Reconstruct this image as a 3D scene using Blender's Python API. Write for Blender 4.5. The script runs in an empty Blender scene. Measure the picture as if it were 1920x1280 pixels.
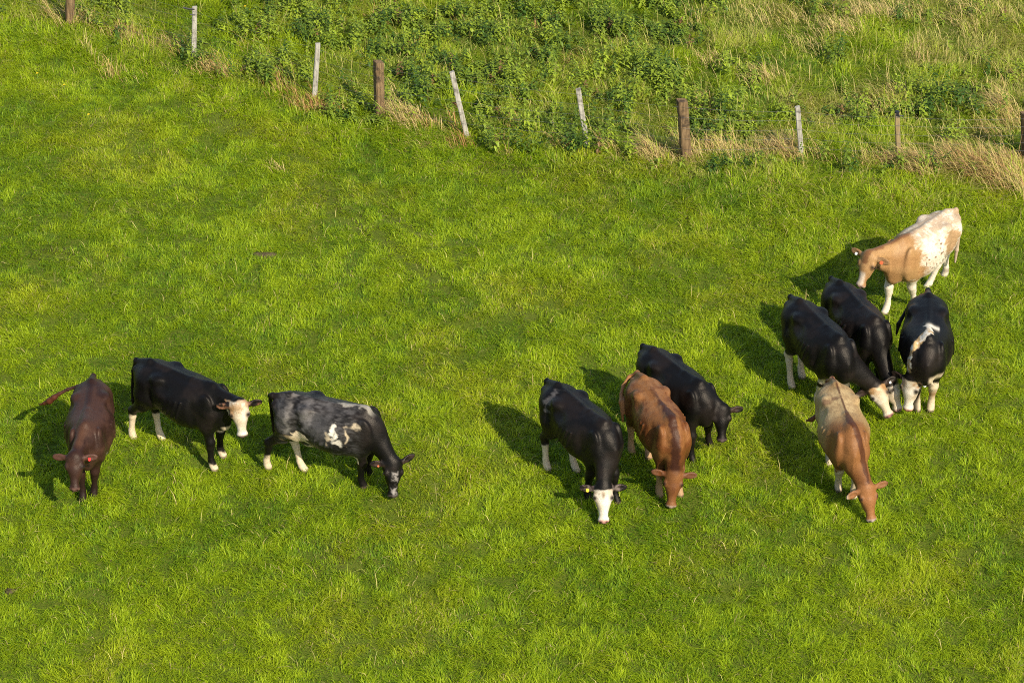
import bpy, math, random
import numpy as np

# ------------------------------------------------------------------ camera, light, exposure
scene = bpy.context.scene
COL = scene.collection
PITCH, FPX, DIST = math.radians(31.7), 5000.0, 38.7
CAM = np.array([0.0, -DIST * math.cos(PITCH), DIST * math.sin(PITCH)])
FW = np.array([0.0, math.cos(PITCH), -math.sin(PITCH)])
UP = np.array([0.0, math.sin(PITCH), math.cos(PITCH)])
RT = np.array([1.0, 0.0, 0.0])
cd = bpy.data.cameras.new("camera")
cd.sensor_fit = 'HORIZONTAL'
cd.sensor_width = 36.0
cd.lens = 36.0 * FPX / 1920.0
cd.clip_start = 0.1
cd.clip_end = 3000.0
co = bpy.data.objects.new("camera", cd)
COL.objects.link(co)
co.location = CAM
co.rotation_euler = (math.radians(90) - PITCH, 0, 0)
scene.camera = co

SUN_EL, SUN_AZ = math.radians(38.0), math.radians(-55.0)   # azimuth of the sun seen from above, from +x
sdir = np.array([math.cos(SUN_EL) * math.cos(SUN_AZ), math.cos(SUN_EL) * math.sin(SUN_AZ), math.sin(SUN_EL)])
W = bpy.data.worlds.new("World")
scene.world = W
W.use_nodes = True
wn = W.node_tree.nodes
wl = W.node_tree.links
sky = wn.new('ShaderNodeTexSky')
sky.sky_type = 'NISHITA'
sky.sun_disc = False
sky.sun_elevation = SUN_EL
sky.sun_rotation = math.pi / 2 - SUN_AZ
bg = wn['Background']
bg.inputs['Strength'].default_value = 0.13
wl.new(sky.outputs[0], bg.inputs[0])
sl = bpy.data.lights.new("sun", 'SUN')
sl.energy = 4.9
sl.angle = math.radians(0.5)
sl.color = (1.0, 0.93, 0.80)
so = bpy.data.objects.new("sun", sl)
COL.objects.link(so)
so.rotation_euler = (math.pi / 2 - SUN_EL, 0, SUN_AZ + math.pi / 2)
so.location = (12, -12, 20)
scene.view_settings.view_transform = 'Standard'
scene.view_settings.look = 'None'
scene.view_settings.exposure = 0.52
scene.view_settings.gamma = 1.0
scene.render.engine = 'CYCLES'
scene.cycles.use_denoising = False
scene.cycles.filter_width = 1.0
scene.cycles.max_bounces = 6
scene.cycles.diffuse_bounces = 3
scene.cycles.glossy_bounces = 2
scene.cycles.transmission_bounces = 3
scene.render.film_transparent = False

# ------------------------------------------------------------------ helpers
rng = np.random.default_rng(11)
random.seed(5)


def un(px, z):
    """photo pixel -> point at height z"""
    r = FW * FPX + RT * (px[0] - 960.0) - UP * (px[1] - 640.0)
    return CAM + r * ((z - CAM[2]) / r[2])


def proj(P):
    q = np.asarray(P) - CAM
    d = q @ FW
    return 960 + FPX * (q @ RT) / d, 640 - FPX * (q @ UP) / d


def hash3(ix, iy, iz, seed):
    n = (ix.astype(np.int64) * 374761393 + iy.astype(np.int64) * 668265263 + iz.astype(np.int64) * 2147483647 + seed * 974634721) & 0xffffffff
    n = ((n ^ (n >> 13)) * 1274126177) & 0xffffffff
    n = n ^ (n >> 16)
    return (n & 0xffffff) / float(0xffffff)


def vnoise(P, seed=0):
    P = np.asarray(P, dtype=float)
    i = np.floor(P)
    f = P - i
    f = f * f * (3 - 2 * f)
    i = i.astype(np.int64)
    out = np.zeros(P.shape[0])
    dz = (0, 1) if P.shape[1] > 2 else (0,)
    for a in (0, 1):
        for b in (0, 1):
            for c in dz:
                iz = i[:, 2] + c if P.shape[1] > 2 else np.zeros_like(i[:, 0])
                w = (f[:, 0] if a else 1 - f[:, 0]) * (f[:, 1] if b else 1 - f[:, 1])
                if P.shape[1] > 2:
                    w = w * (f[:, 2] if c else 1 - f[:, 2])
                out += w * hash3(i[:, 0] + a, i[:, 1] + b, iz, seed)
    return out


def fbm(P, seed=0, octv=3):
    P = np.asarray(P, dtype=float)
    s, a, t = 0, 1.0, 0
    for o in range(octv):
        s = s + a * vnoise(P * (2 ** o), seed + o * 17)
        t += a
        a *= 0.55
    return s / t


def sstep(a, b, x):
    t = np.clip((x - a) / (b - a), 0, 1)
    return t * t * (3 - 2 * t)


def link(name, me, mat=None, parent=None):
    o = bpy.data.objects.new(name, me)
    COL.objects.link(o)
    if mat is not None:
        me.materials.append(mat)
    if parent is not None:
        o.parent = parent
    return o


def tag(o, label=None, cat=None, group=None, kind=None):
    if label: o['label'] = label
    if cat: o['category'] = cat
    if group: o['group'] = group
    if kind: o['kind'] = kind
    return o


def np_mesh(name, verts, loops, starts, totals, smooth=False, fcol=None, vcol=None):
    me = bpy.data.meshes.new(name)
    me.vertices.add(len(verts))
    me.vertices.foreach_set('co', np.ascontiguousarray(verts, dtype=np.float32).ravel())
    me.loops.add(len(loops))
    me.loops.foreach_set('vertex_index', np.ascontiguousarray(loops, dtype=np.int32))
    me.polygons.add(len(starts))
    me.polygons.foreach_set('loop_start', np.ascontiguousarray(starts, dtype=np.int32))
    try:
        me.polygons.foreach_set('loop_total', np.ascontiguousarray(totals, dtype=np.int32))
    except Exception:
        pass
    me.update(calc_edges=True)
    me.polygons.foreach_set('use_smooth', np.full(len(starts), smooth, dtype=bool))
    if fcol is not None:
        at = me.attributes.new('tint', 'FLOAT_COLOR', 'FACE')
        c = np.ones((len(starts), 4), dtype=np.float32)
        c[:, :3] = fcol
        at.data.foreach_set('color', c.ravel())
    if vcol is not None:
        at = me.attributes.new('tint', 'FLOAT_COLOR', 'POINT')
        c = np.ones((len(verts), 4), dtype=np.float32)
        c[:, :3] = vcol
        at.data.foreach_set('color', c.ravel())
    me.update()
    return me


def poly_mesh(name, verts, faces, smooth=False):
    me = bpy.data.meshes.new(name)
    me.from_pydata([tuple(v) for v in verts], [], [tuple(f) for f in faces])
    me.update()
    if smooth:
        me.polygons.foreach_set('use_smooth', np.ones(len(me.polygons), dtype=bool))
    return me


def new_mat(name, rough=0.6, spec=0.3):
    m = bpy.data.materials.new(name)
    m.use_nodes = True
    b = m.node_tree.nodes['Principled BSDF']
    b.inputs['Roughness'].default_value = rough
    b.inputs['Specular IOR Level'].default_value = spec
    return m, m.node_tree.nodes, m.node_tree.links, b


def plain(name, col, rough=0.6, spec=0.3, var=0.25, scale=30.0):
    m, n, l, b = new_mat(name, rough, spec)
    tc = n.new('ShaderNodeTexCoord')
    nz = n.new('ShaderNodeTexNoise')
    nz.inputs['Scale'].default_value = scale
    l.new(tc.outputs['Object'], nz.inputs['Vector'])
    rp = n.new('ShaderNodeValToRGB')
    rp.color_ramp.elements[0].position = 0.3
    rp.color_ramp.elements[1].position = 0.7
    rp.color_ramp.elements[0].color = tuple(c * (1 - var) for c in col) + (1,)
    rp.color_ramp.elements[1].color = tuple(min(1, c * (1 + var)) for c in col) + (1,)
    l.new(nz.outputs['Fac'], rp.inputs['Fac'])
    l.new(rp.outputs['Color'], b.inputs['Base Color'])
    return m


def leaf_mat(name, trans=0.35, rough=0.45, spec=0.25, tgain=(1.05, 1.1, 0.5)):
    """two-sided leaf: diffuse/gloss plus light passing through, colour from the blade's own tint"""
    m, n, l, b = new_mat(name, rough, spec)
    at = n.new('ShaderNodeAttribute')
    at.attribute_name = 'tint'
    l.new(at.outputs['Color'], b.inputs['Base Color'])
    tr = n.new('ShaderNodeBsdfTranslucent')
    mu = n.new('ShaderNodeMix')
    mu.data_type = 'RGBA'
    mu.blend_type = 'MULTIPLY'
    mu.inputs[0].default_value = 1.0
    mu.inputs[7].default_value = (*tgain, 1)
    l.new(at.outputs['Color'], mu.inputs[6])
    l.new(mu.outputs[2], tr.inputs['Color'])
    mx = n.new('ShaderNodeMixShader')
    mx.inputs[0].default_value = trans
    l.new(b.outputs[0], mx.inputs[1])
    l.new(tr.outputs[0], mx.inputs[2])
    l.new(mx.outputs[0], n['Material Output'].inputs['Surface'])
    return m


def gz(x, y):
    """gentle unevenness of the field, a few centimetres"""
    x = np.asarray(x, dtype=float); y = np.asarray(y, dtype=float)
    sh = x.shape
    P = np.stack([x.ravel(), y.ravel()], 1)
    near = np.exp(-((P[:, 0] / 14) ** 4 + (P[:, 1] / 16) ** 4))
    h = (fbm(P * 0.55, 3, 2) - 0.5) * 0.12 + (fbm(P * 1.9, 7, 2) - 0.5) * 0.055
    return (h * near).reshape(sh)


# ------------------------------------------------------------------ fence line (used to zone the vegetation)
FENCE_PX = [(-420, -110), (-150, -30), (130, 45), (363, 106), (590, 190), (711, 212), (874, 250), (1101, 270), (1285, 298), (1503, 292),
            (1685, 300), (1924, 296), (2150, 300), (2450, 312)]
FENCE = np.array([un(p, 0.0)[:2] for p in FENCE_PX])


def fence_side(x, y):
    """metres beyond the fence (negative on the cows' side)"""
    return y - np.interp(x, FENCE[:, 0], FENCE[:, 1])


# ------------------------------------------------------------------ ground
def build_ground():
    xs = np.concatenate([[-900, -400, -150, -60, -30], np.linspace(-17, 17, 171), [30, 60, 150, 400, 900]])
    ys = np.concatenate([[-900, -400, -150, -60, -30], np.linspace(-14, 18, 161), [30, 60, 150, 400, 900]])
    X, Y = np.meshgrid(xs, ys)
    Z = gz(X, Y)
    V = np.stack([X.ravel(), Y.ravel(), Z.ravel()], 1)
    nx, ny = len(xs), len(ys)
    i = np.arange((nx - 1) * (ny - 1))
    r, c = i // (nx - 1), i % (nx - 1)
    a = r * nx + c
    L = np.stack([a, a + 1, a + nx + 1, a + nx], 1).ravel()
    me = np_mesh('ground', V, L, np.arange(len(a)) * 4, np.full(len(a), 4), smooth=True)
    m, n, l, b = new_mat('turf_soil', 0.95, 0.1)
    tc = n.new('ShaderNodeTexCoord')
    n1 = n.new('ShaderNodeTexNoise'); n1.inputs['Scale'].default_value = 1.3; n1.inputs['Detail'].default_value = 8
    n2 = n.new('ShaderNodeTexNoise'); n2.inputs['Scale'].default_value = 38; n2.inputs['Detail'].default_value = 4
    for q in (n1, n2):
        l.new(tc.outputs['Object'], q.inputs['Vector'])
    r1 = n.new('ShaderNodeValToRGB')
    r1.color_ramp.elements[0].color = (0.075, 0.105, 0.010, 1)
    r1.color_ramp.elements[1].color = (0.130, 0.155, 0.016, 1)
    r2 = n.new('ShaderNodeValToRGB')
    r2.color_ramp.elements[0].color = (0.45, 0.45, 0.45, 1)
    r2.color_ramp.elements[1].color = (1.3, 1.3, 1.2, 1)
    mu = n.new('ShaderNodeMix'); mu.data_type = 'RGBA'; mu.blend_type = 'MULTIPLY'; mu.inputs[0].default_value = 1
    l.new(n1.outputs['Fac'], r1.inputs['Fac']); l.new(n2.outputs['Fac'], r2.inputs['Fac'])
    l.new(r1.outputs['Color'], mu.inputs[6]); l.new(r2.outputs['Color'], mu.inputs[7])
    l.new(mu.outputs[2], b.inputs['Base Color'])
    bp = n.new('ShaderNodeBump'); bp.inputs['Strength'].default_value = 0.6; bp.inputs['Distance'].default_value = 0.03
    l.new(n2.outputs['Fac'], bp.inputs['Height']); l.new(bp.outputs['Normal'], b.inputs['Normal'])
    tag(link('ground', me, m), kind='structure')


build_ground()

# ------------------------------------------------------------------ cattle: signed-distance body, surface nets, painted coat
def nrm(v):
    v = np.asarray(v, dtype=float)
    return v / np.linalg.norm(v)


class RC:                                             # tapering capsule
    def __init__(s, a, b, ra, rb, k=0.05):
        s.a = np.asarray(a, float); s.b = np.asarray(b, float); s.ra = ra; s.rb = rb; s.k = k
        m = max(ra, rb)
        s.lo = np.minimum(s.a, s.b) - m; s.hi = np.maximum(s.a, s.b) + m

    def d(s, P):
        ab = s.b - s.a
        t = np.clip(((P - s.a) @ ab) / max(1e-9, ab @ ab), 0, 1)
        q = P - s.a - t[..., None] * ab
        return np.sqrt((q * q).sum(-1)) - (s.ra + (s.rb - s.ra) * t)


class EL:                                             # ellipsoid with its own axes
    def __init__(s, c, rad, axes=None, k=0.05, cut=False):
        s.c = np.asarray(c, float); s.r = np.asarray(rad, float); s.k = k; s.cut = cut
        s.A = np.eye(3) if axes is None else np.array(axes, float)
        e = np.sqrt(((s.A * s.r[:, None]) ** 2).sum(0))
        s.lo = s.c - e; s.hi = s.c + e

    def d(s, P):
        q = (P - s.c) @ s.A.T
        k0 = np.sqrt(((q / s.r) ** 2).sum(-1))
        k1 = np.sqrt(((q / (s.r ** 2)) ** 2).sum(-1)) + 1e-9
        return k0 * (k0 - 1) / k1


class TR:                                             # trunk: cross-sections along the body
    #        x     ztop   zbot  half-w  z of max width
    ST = np.array([
        [-0.790, 1.060, 0.970, 0.010, 1.01],
        [-0.775, 1.100, 0.890, 0.075, 1.00],
        [-0.740, 1.145, 0.800, 0.125, 1.00],
        [-0.680, 1.190, 0.720, 0.170, 1.00],
        [-0.580, 1.225, 0.665, 0.205, 0.99],
        [-0.440, 1.240, 0.630, 0.235, 0.97],
        [-0.260, 1.236, 0.585, 0.268, 0.93],
        [-0.060, 1.218, 0.530, 0.306, 0.88],
        [0.120, 1.208, 0.500, 0.318, 0.85],
        [0.280, 1.215, 0.510, 0.290, 0.85],
        [0.420, 1.228, 0.535, 0.232, 0.86],
        [0.540, 1.210, 0.570, 0.182, 0.87],
        [0.640, 1.140, 0.620, 0.138, 0.87],
        [0.720, 1.040, 0.690, 0.088, 0.87],
        [0.770, 0.940, 0.790, 0.020, 0.87]])

    def __init__(s, sx, fat=1.0, bend=0.0):
        s.k = 0.05
        s.sx, s.bend = sx, bend
        x = np.linspace(-0.790, 0.770, 400)
        T = np.stack([np.interp(x, s.ST[:, 0], s.ST[:, i]) for i in range(1, 5)], 1)
        ker = np.hanning(25); ker /= ker.sum()
        pad = np.concatenate([np.repeat(T[:1], 12, 0), T, np.repeat(T[-1:], 12, 0)])
        T2 = np.stack([np.convolve(pad[:, i], ker, 'valid') for i in range(4)], 1)
        w = np.clip(np.minimum(x + 0.79, 0.77 - x) / 0.06, 0, 1)[:, None]
        s.T = T * (1 - w) + T2 * w
        s.T[:, 2] *= fat * 1.09
        s.x = x
        s.lo = np.array([-0.80 * sx, -0.40 * fat - abs(bend) * .6, 0.42]); s.hi = np.array([0.90 * sx, 0.40 * fat + abs(bend) * .6, 1.30])

    def d(s, P):
        X = P[..., 0] / s.sx
        zt, zb, w, zm = [np.interp(X, s.x, s.T[:, i]) for i in range(4)]
        y = np.abs(P[..., 1] - s.bend * P[..., 0] ** 2)
        z = P[..., 2]
        up = z > zm
        h = np.where(up, zt - zm, zm - zb)
        q = np.abs(z - zm) / np.maximum(h, 1e-3)
        n = np.where(up, 2.25, 2.15)
        v = ((y / np.maximum(w, 1e-3)) ** n + q ** n) ** (1 / n)
        dd = (v - 1) * np.minimum(w, h) * 0.92
        ex = np.maximum(np.abs(X + 0.010) - 0.780, 0)
        return np.where(ex > 0, np.maximum(dd, ex * s.sx), dd)


def smin(a, b, k):
    h = np.maximum(k - np.abs(a - b), 0) / k
    return np.minimum(a, b) - h * h * k * 0.25


def smax(a, b, k):
    h = np.maximum(k - np.abs(a - b), 0) / k
    return np.maximum(a, b) + h * h * k * 0.25


def sdf_pts(prims, P):
    f = np.full(P.shape[:-1], 10.0)
    for p in prims:
        m = p.k + 0.03
        inside = np.all((P > p.lo - m) & (P < p.hi + m), axis=-1)
        if not inside.any():
            continue
        dd = p.d(P[inside])
        f[inside] = smax(f[inside], -dd, p.k) if getattr(p, 'cut', False) else smin(f[inside], dd, p.k)
    return f


def surface_nets(prims, h):
    lo = np.min([p.lo for p in prims if not getattr(p, 'cut', False)], 0) - 3 * h
    hi = np.max([p.hi for p in prims if not getattr(p, 'cut', False)], 0) + 3 * h
    n = np.ceil((hi - lo) / h).astype(int) + 1
    ax = [lo[i] + h * np.arange(n[i]) for i in range(3)]
    F = np.full(n, 1.0)
    for p in prims:
        m = p.k + 3 * h
        i0 = np.maximum(np.floor((p.lo - m - lo) / h).astype(int), 0)
        i1 = np.minimum(np.ceil((p.hi + m - lo) / h).astype(int) + 1, n)
        sl = tuple(slice(a, b) for a, b in zip(i0, i1))
        G = np.stack(np.meshgrid(*[ax[i][sl[i]] for i in range(3)], indexing='ij'), -1)
        dd = p.d(G)
        F[sl] = smax(F[sl], -dd, p.k) if getattr(p, 'cut', False) else smin(F[sl], dd, p.k)
    S = F < 0
    c = n - 1
    cnt = np.zeros(c, int)
    for a in (0, 1):
        for b in (0, 1):
            for d in (0, 1):
                cnt += S[a:a + c[0], b:b + c[1], d:d + c[2]]
    act = (cnt > 0) & (cnt < 8)
    idx = np.full(c, -1)
    A = np.argwhere(act)
    idx[act] = np.arange(len(A))
    acc = np.zeros((len(A), 3)); num = np.zeros(len(A))
    C8 = [(0, 0, 0), (1, 0, 0), (0, 1, 0), (1, 1, 0), (0, 0, 1), (1, 0, 1), (0, 1, 1), (1, 1, 1)]
    for e0 in range(8):
        for dim in range(3):
            o = np.array(C8[e0])
            if o[dim]:
                continue
            o2 = o.copy(); o2[dim] = 1
            a = F[tuple((A + o).T)]; b = F[tuple((A + o2).T)]
            x = (a < 0) != (b < 0)
            t = np.where(x, a / np.where(x, a - b, 1), 0)
            p = o + t[:, None] * (o2 - o)
            acc += p * x[:, None]; num += x
    V = lo + h * (A + acc / num[:, None])
    quads = []
    for dim in range(3):
        u, v = (dim + 1) % 3, (dim + 2) % 3
        sa = [slice(None)] * 3; sb = [slice(None)] * 3
        sa[dim] = slice(0, n[dim] - 1); sb[dim] = slice(1, n[dim])
        a = S[tuple(sa)]; b = S[tuple(sb)]
        E = np.argwhere(a != b)
        E = E[(E[:, u] > 0) & (E[:, v] > 0) & (E[:, u] < c[u]) & (E[:, v] < c[v])]
        du = np.zeros(3, int); du[u] = 1
        dv = np.zeros(3, int); dv[v] = 1
        q = np.stack([idx[tuple((E - du - dv).T)], idx[tuple((E - dv).T)], idx[tuple(E.T)], idx[tuple((E - du).T)]], 1)
        flip = ~a[tuple(E.T)]
        q[flip] = q[flip][:, ::-1]
        quads.append(q)
    Q = np.concatenate(quads)
    e = 0.004
    f0 = sdf_pts(prims, V)
    g = np.stack([sdf_pts(prims, V + e * np.eye(3)[i]) - f0 for i in range(3)], 1) / e
    gl = np.sqrt((g * g).sum(1)) + 1e-6
    st = np.clip(f0 / gl, -0.6 * h, 0.6 * h)
    V = V - g / gl[:, None] * st[:, None]
    return V, Q


hide_mat = None


def coat_material():
    m, n, l, b = new_mat('cattle_coat', 0.5, 0.19)
    b.inputs['Specular Tint'].default_value = (1.0, 0.88, 0.74, 1)
    at = n.new('ShaderNodeAttribute'); at.attribute_name = 'tint'
    tc = n.new('ShaderNodeTexCoord')
    mp = n.new('ShaderNodeMapping'); mp.inputs['Scale'].default_value = (18, 60, 26)
    l.new(tc.outputs['Object'], mp.inputs['Vector'])
    nz = n.new('ShaderNodeTexNoise'); nz.inputs['Scale'].default_value = 2.0; nz.inputs['Detail'].default_value = 5
    l.new(mp.outputs[0], nz.inputs['Vector'])
    n2 = n.new('ShaderNodeTexNoise'); n2.inputs['Scale'].default_value = 7.0; n2.inputs['Detail'].default_value = 4
    l.new(tc.outputs['Object'], n2.inputs['Vector'])
    rp = n.new('ShaderNodeValToRGB')
    rp.color_ramp.elements[0].position = 0.25; rp.color_ramp.elements[0].color = (0.72, 0.70, 0.68, 1)
    rp.color_ramp.elements[1].position = 0.75; rp.color_ramp.elements[1].color = (1.22, 1.22, 1.22, 1)
    l.new(nz.outputs['Fac'], rp.inputs['Fac'])
    mu = n.new('ShaderNodeMix'); mu.data_type = 'RGBA'; mu.blend_type = 'MULTIPLY'; mu.inputs[0].default_value = 1
    l.new(at.outputs['Color'], mu.inputs[6]); l.new(rp.outputs['Color'], mu.inputs[7])
    l.new(mu.outputs[2], b.inputs['Base Color'])
    mr = n.new('ShaderNodeMapRange')
    mr.inputs['To Min'].default_value = 0.34; mr.inputs['To Max'].default_value = 0.54
    l.new(n2.outputs['Fac'], mr.inputs['Value']); l.new(mr.outputs[0], b.inputs['Roughness'])
    hm = n.new('ShaderNodeMapping'); hm.inputs['Scale'].default_value = (40, 150, 90)
    l.new(tc.outputs['Object'], hm.inputs['Vector'])
    hz = n.new('ShaderNodeTexNoise'); hz.inputs['Scale'].default_value = 1.0; hz.inputs['Detail'].default_value = 3
    l.new(hm.outputs[0], hz.inputs['Vector'])
    hb = n.new('ShaderNodeBump'); hb.inputs['Strength'].default_value = 0.55; hb.inputs['Distance'].default_value = 0.006
    l.new(hz.outputs['Fac'], hb.inputs['Height'])
    ad = n.new('ShaderNodeMath'); ad.operation = 'MULTIPLY_ADD'; ad.inputs[1].default_value = 0.22
    l.new(nz.outputs['Fac'], ad.inputs[0]); l.new(n2.outputs['Fac'], ad.inputs[2])
    bp = n.new('ShaderNodeBump'); bp.inputs['Strength'].default_value = 0.6; bp.inputs['Distance'].default_value = 0.012
    l.new(ad.outputs[0], bp.inputs['Height']); l.new(hb.outputs['Normal'], bp.inputs['Normal']); l.new(bp.outputs['Normal'], b.inputs['Normal'])
    return m


COAT = coat_material()
EYE = plain('eye_wet_dark', (0.012, 0.008, 0.006), 0.12, 0.6, 0.1)
TAGM = {'yellow': plain('tag_yellow', (0.75, 0.50, 0.03), 0.4), 'red': plain('tag_red', (0.75, 0.02, 0.015), 0.4),
        'orange': plain('tag_orange', (0.55, 0.12, 0.04), 0.5), 'white': plain('tag_white', (0.8, 0.78, 0.7), 0.4)}

BLACK = np.array([0.0040, 0.0035, 0.0034])
CREAM = np.array([0.54, 0.43, 0.28])
WHITE = np.array([0.60, 0.54, 0.43])
TAN = np.array([0.30, 0.155, 0.058])
HOOF = np.array([0.10, 0.07, 0.045])


def mixc(a, b, t):
    t = np.asarray(t)[:, None]
    return a * (1 - t) + np.asarray(b) * t


class Ctx:
    pass


def build_cow(spec):
    px_, py_, hdg, s = spec['pose']                               # where it stands, which way it faces, its size
    sx = spec.get('sx', 1.0)
    hdg = math.radians(hdg)
    v = np.array([math.cos(hdg), math.sin(hdg)])
    mid = (px_, py_)
    O = np.array([mid[0], mid[1], float(gz(mid[0], mid[1]))])
    th = math.atan2(v[1], v[0])
    R = np.array([[v[0], v[1], 0], [-v[1], v[0], 0], [0, 0, 1.0]])     # world -> local

    def loc(p):
        return R @ (np.asarray(p) - np.array([O[0], O[1], 0])) / s

    mu = loc(un(spec['mu'], spec.get('muz', 0.09)))
    po = loc(un(spec['po'], spec.get('poz', 0.43)))
    HL = 0.49
    d = nrm(mu - po)
    po = mu - d * HL
    fwd = mu - np.array([0.45 * sx, 0, 1.1]); fwd[2] = 0; fwd = nrm(fwd)
    ref = (np.array([0, 0, 0.75]) + fwd * 0.66) * (1 - spec.get('look', 0.3)) + R @ np.array([0, -0.83, 0.56]) * spec.get('look', 0.3)
    nn = nrm(ref - (ref @ d) * d)
    sd = np.cross(nn, d)                                            # animal's left when looking along d
    roll = math.radians(spec.get('roll', 0))
    nn, sd = nn * math.cos(roll) + sd * math.sin(roll), sd * math.cos(roll) - nn * math.sin(roll)

    def hp(t, n_, s_):
        return po + d * (t * HL) + nn * n_ + sd * s_

    P = []
    fat = spec.get('fat', 1.0)
    bend = spec.get('bend', 0.0)
    P.append(TR(sx, fat, bend))

    def bb(p):                                                     # follow the bend of the spine
        p = np.array(p, float); p[0] *= sx; p[1] += bend * p[0] ** 2
        return p
    for sg in (1, -1):
        P.append(EL(bb((-0.27, sg * 0.215, 1.155)), (0.08, 0.045, 0.045), k=0.10))        # hook bone
        P.append(EL(bb((-0.745, sg * 0.085, 1.085)), (0.045, 0.04, 0.055), k=0.06))         # pin bone
        P.append(EL(bb((-0.11, sg * 0.36, 1.13)), (0.12, 0.11, 0.09), k=0.08, cut=True))  # hollow of the flank
        P.append(EL(bb((0.52, sg * 0.180, 0.90)), (0.12, 0.060, 0.26), k=0.045))         # shoulder
        P.append(EL(bb((0.365, sg * (0.335 * fat + .01), 0.93)), (0.035, 0.075, 0.24), k=0.07, cut=True))  # groove behind the shoulder
        P.append(EL(bb((-0.395, sg * (0.315 * fat), 0.92)), (0.045, 0.075, 0.16), k=0.07, cut=True))       # edge of the flank
        for q in range(4):                                                                # a hint of ribs
            P.append(RC(bb((0.20 - .085 * q, sg * (0.322 + .008 * (q > 0) - .006 * q) * fat, 1.02 - .02 * q)), bb((0.13 - .085 * q, sg * (0.348 - .006 * q) * fat, 0.76)), 0.006, 0.006, k=0.03))
    P.append(RC(bb((-0.80, 0, 1.17)), bb((-0.56, 0, 1.235)), 0.030, 0.040, k=0.08))       # tail head
    P.append(RC(bb((0.16, 0, 1.195)), bb((0.50, 0, 1.220)), 0.028, 0.036, k=0.08))        # withers
    P.append(RC(bb((-0.55, 0, 1.215)), bb((0.16, 0, 1.19)), 0.032, 0.030, k=0.05))        # backbone
    P.append(EL(bb((0.64, 0, 0.69)), (0.10, 0.075, 0.11), k=0.08))                         # brisket
    # neck
    cb = bb((0.52, 0, 1.0)); wb = bb((0.45, 0, 1.15)); bb_ = bb((0.62, 0, 0.84))
    tw = np.linalg.norm(po - wb)
    P.append(RC(wb, hp(0.04, -0.02, 0), 0.085, 0.070, k=0.06))
    P.append(RC(cb, hp(0.12, -0.04, 0), 0.128, 0.076, k=0.07))
    P.append(RC(bb_, hp(0.26, -0.09, 0), 0.118, 0.066, k=0.08))
    # head
    hk = 0.045
    earax = []
    P.append(EL(hp(0.16, -0.035, 0), (0.108, 0.126, 0.105), axes=[d, sd, nn], k=0.06))
    P.append(EL(hp(0.02, 0.005, 0), (0.05, 0.070, 0.05), axes=[d, sd, nn], k=0.05))           # poll
    P.append(EL(hp(0.38, -0.02, 0), (0.13, 0.106, 0.086), axes=[d, sd, nn], k=hk))
    P.append(RC(hp(0.42, -0.022, 0), hp(0.88, -0.028, 0), 0.074, 0.056, k=hk))
    P.append(EL(hp(0.93, -0.030, 0), (0.046, 0.074, 0.058), axes=[d, sd, nn], k=0.035))       # muzzle
    P.append(EL(hp(0.90, -0.072, 0), (0.05, 0.050, 0.034), axes=[d, sd, nn], k=0.03))         # chin
    for sg in (1, -1):
        P.append(RC(hp(0.20, -0.095, sg * 0.052), hp(0.62, -0.075, sg * 0.030), 0.058, 0.040, k=0.05))   # jaw
        P.append(EL(hp(0.33, 0.012, sg * 0.104), (0.047, 0.030, 0.034), axes=[d, sd, nn], k=0.03))       # brow
        # ears
        ed = spec.get('ears', (0.06, -0.12))
        if isinstance(ed[0], tuple):
            ed = ed[0] if sg > 0 else ed[1]
        a = nrm(sd * sg + d * ed[0] * -1 + nn * ed[1])
        cn = nn + d * 0.25; cn = nrm(cn - (cn @ a) * a)
        bn = np.cross(cn, a)
        root = hp(0.10, -0.015, sg * 0.092)
        earax.append((root, a))
        P.append(RC(root, root + a * 0.07, 0.030, 0.028, k=0.03))
        P.append(EL(root + a * 0.125, (0.098, 0.052, 0.0165), axes=[a, bn, cn], k=0.02))
        P.append(EL(root + a * 0.135 + cn * 0.026, (0.066, 0.030, 0.020), axes=[a, bn, cn], k=0.012, cut=True))
    for sg in (1, -1):
        P.append(EL(hp(0.985, -0.012, sg * 0.034), (0.018, 0.013, 0.013), axes=[d, sd, nn], k=0.012, cut=True))   # nostril
    # legs
    feet = {}
    for f in spec['feet']:
        w_ = loc(un(f[0], 0.05))
        feet[f[1]] = w_[:2]
    joints = {
        'fl': [(0.54, 0.125, 0.86, .095), (0.47, 0.140, 0.68, .080), (0.515, 0.125, 0.42, .054), (0.505, 0.122, 0.34, .046), (0.505, 0.12, 0.145, .039), (0.525, 0.12, 0.085, .043), (0.555, 0.12, 0.03, .054)],
        'hl': [(-0.52, 0.115, 1.00, .160), (-0.49, 0.130, 0.80, .142), (-0.50, 0.130, 0.63, .098), (-0.66, 0.122, 0.465, .055), (-0.645, 0.12, 0.37, .045), (-0.625, 0.12, 0.145, .039), (-0.605, 0.12, 0.085, .043), (-0.575, 0.12, 0.03, .054)]}
    for key, sg in (('fl', 1), ('fr', -1), ('hl', 1), ('hr', -1)):
        J = [np.array(j, float) for j in joints[key[0] + 'l']]
        for j in J:
            j[0] *= sx; j[1] *= sg; j[1] += bend * j[0] ** 2
        foot = J[-1][:2].copy()
        tgt = feet.get(key, foot + spec.get('step', {}).get(key, np.zeros(2)))
        dl = np.clip(np.asarray(tgt) - foot, -0.36, 0.36)
        if abs(tgt[0] - foot[0]) > .36 or abs(tgt[1] - foot[1]) > .3:
            print('FOOT', spec['key'], key, np.round(tgt - foot, 2))
        ztop = J[0][2]
        for j in J:
            w_ = np.clip(1 - (j[2] - 0.03) / (ztop - 0.03), 0, 1) ** 0.85
            j[:2] += dl * w_
        ks = [0.10, 0.08, 0.06, 0.045, 0.035, 0.03, 0.03, 0.03]
        for i in range(len(J) - 1):
            P.append(RC(J[i][:3], J[i + 1][:3], J[i][3], J[i + 1][3], k=ks[i]))
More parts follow.
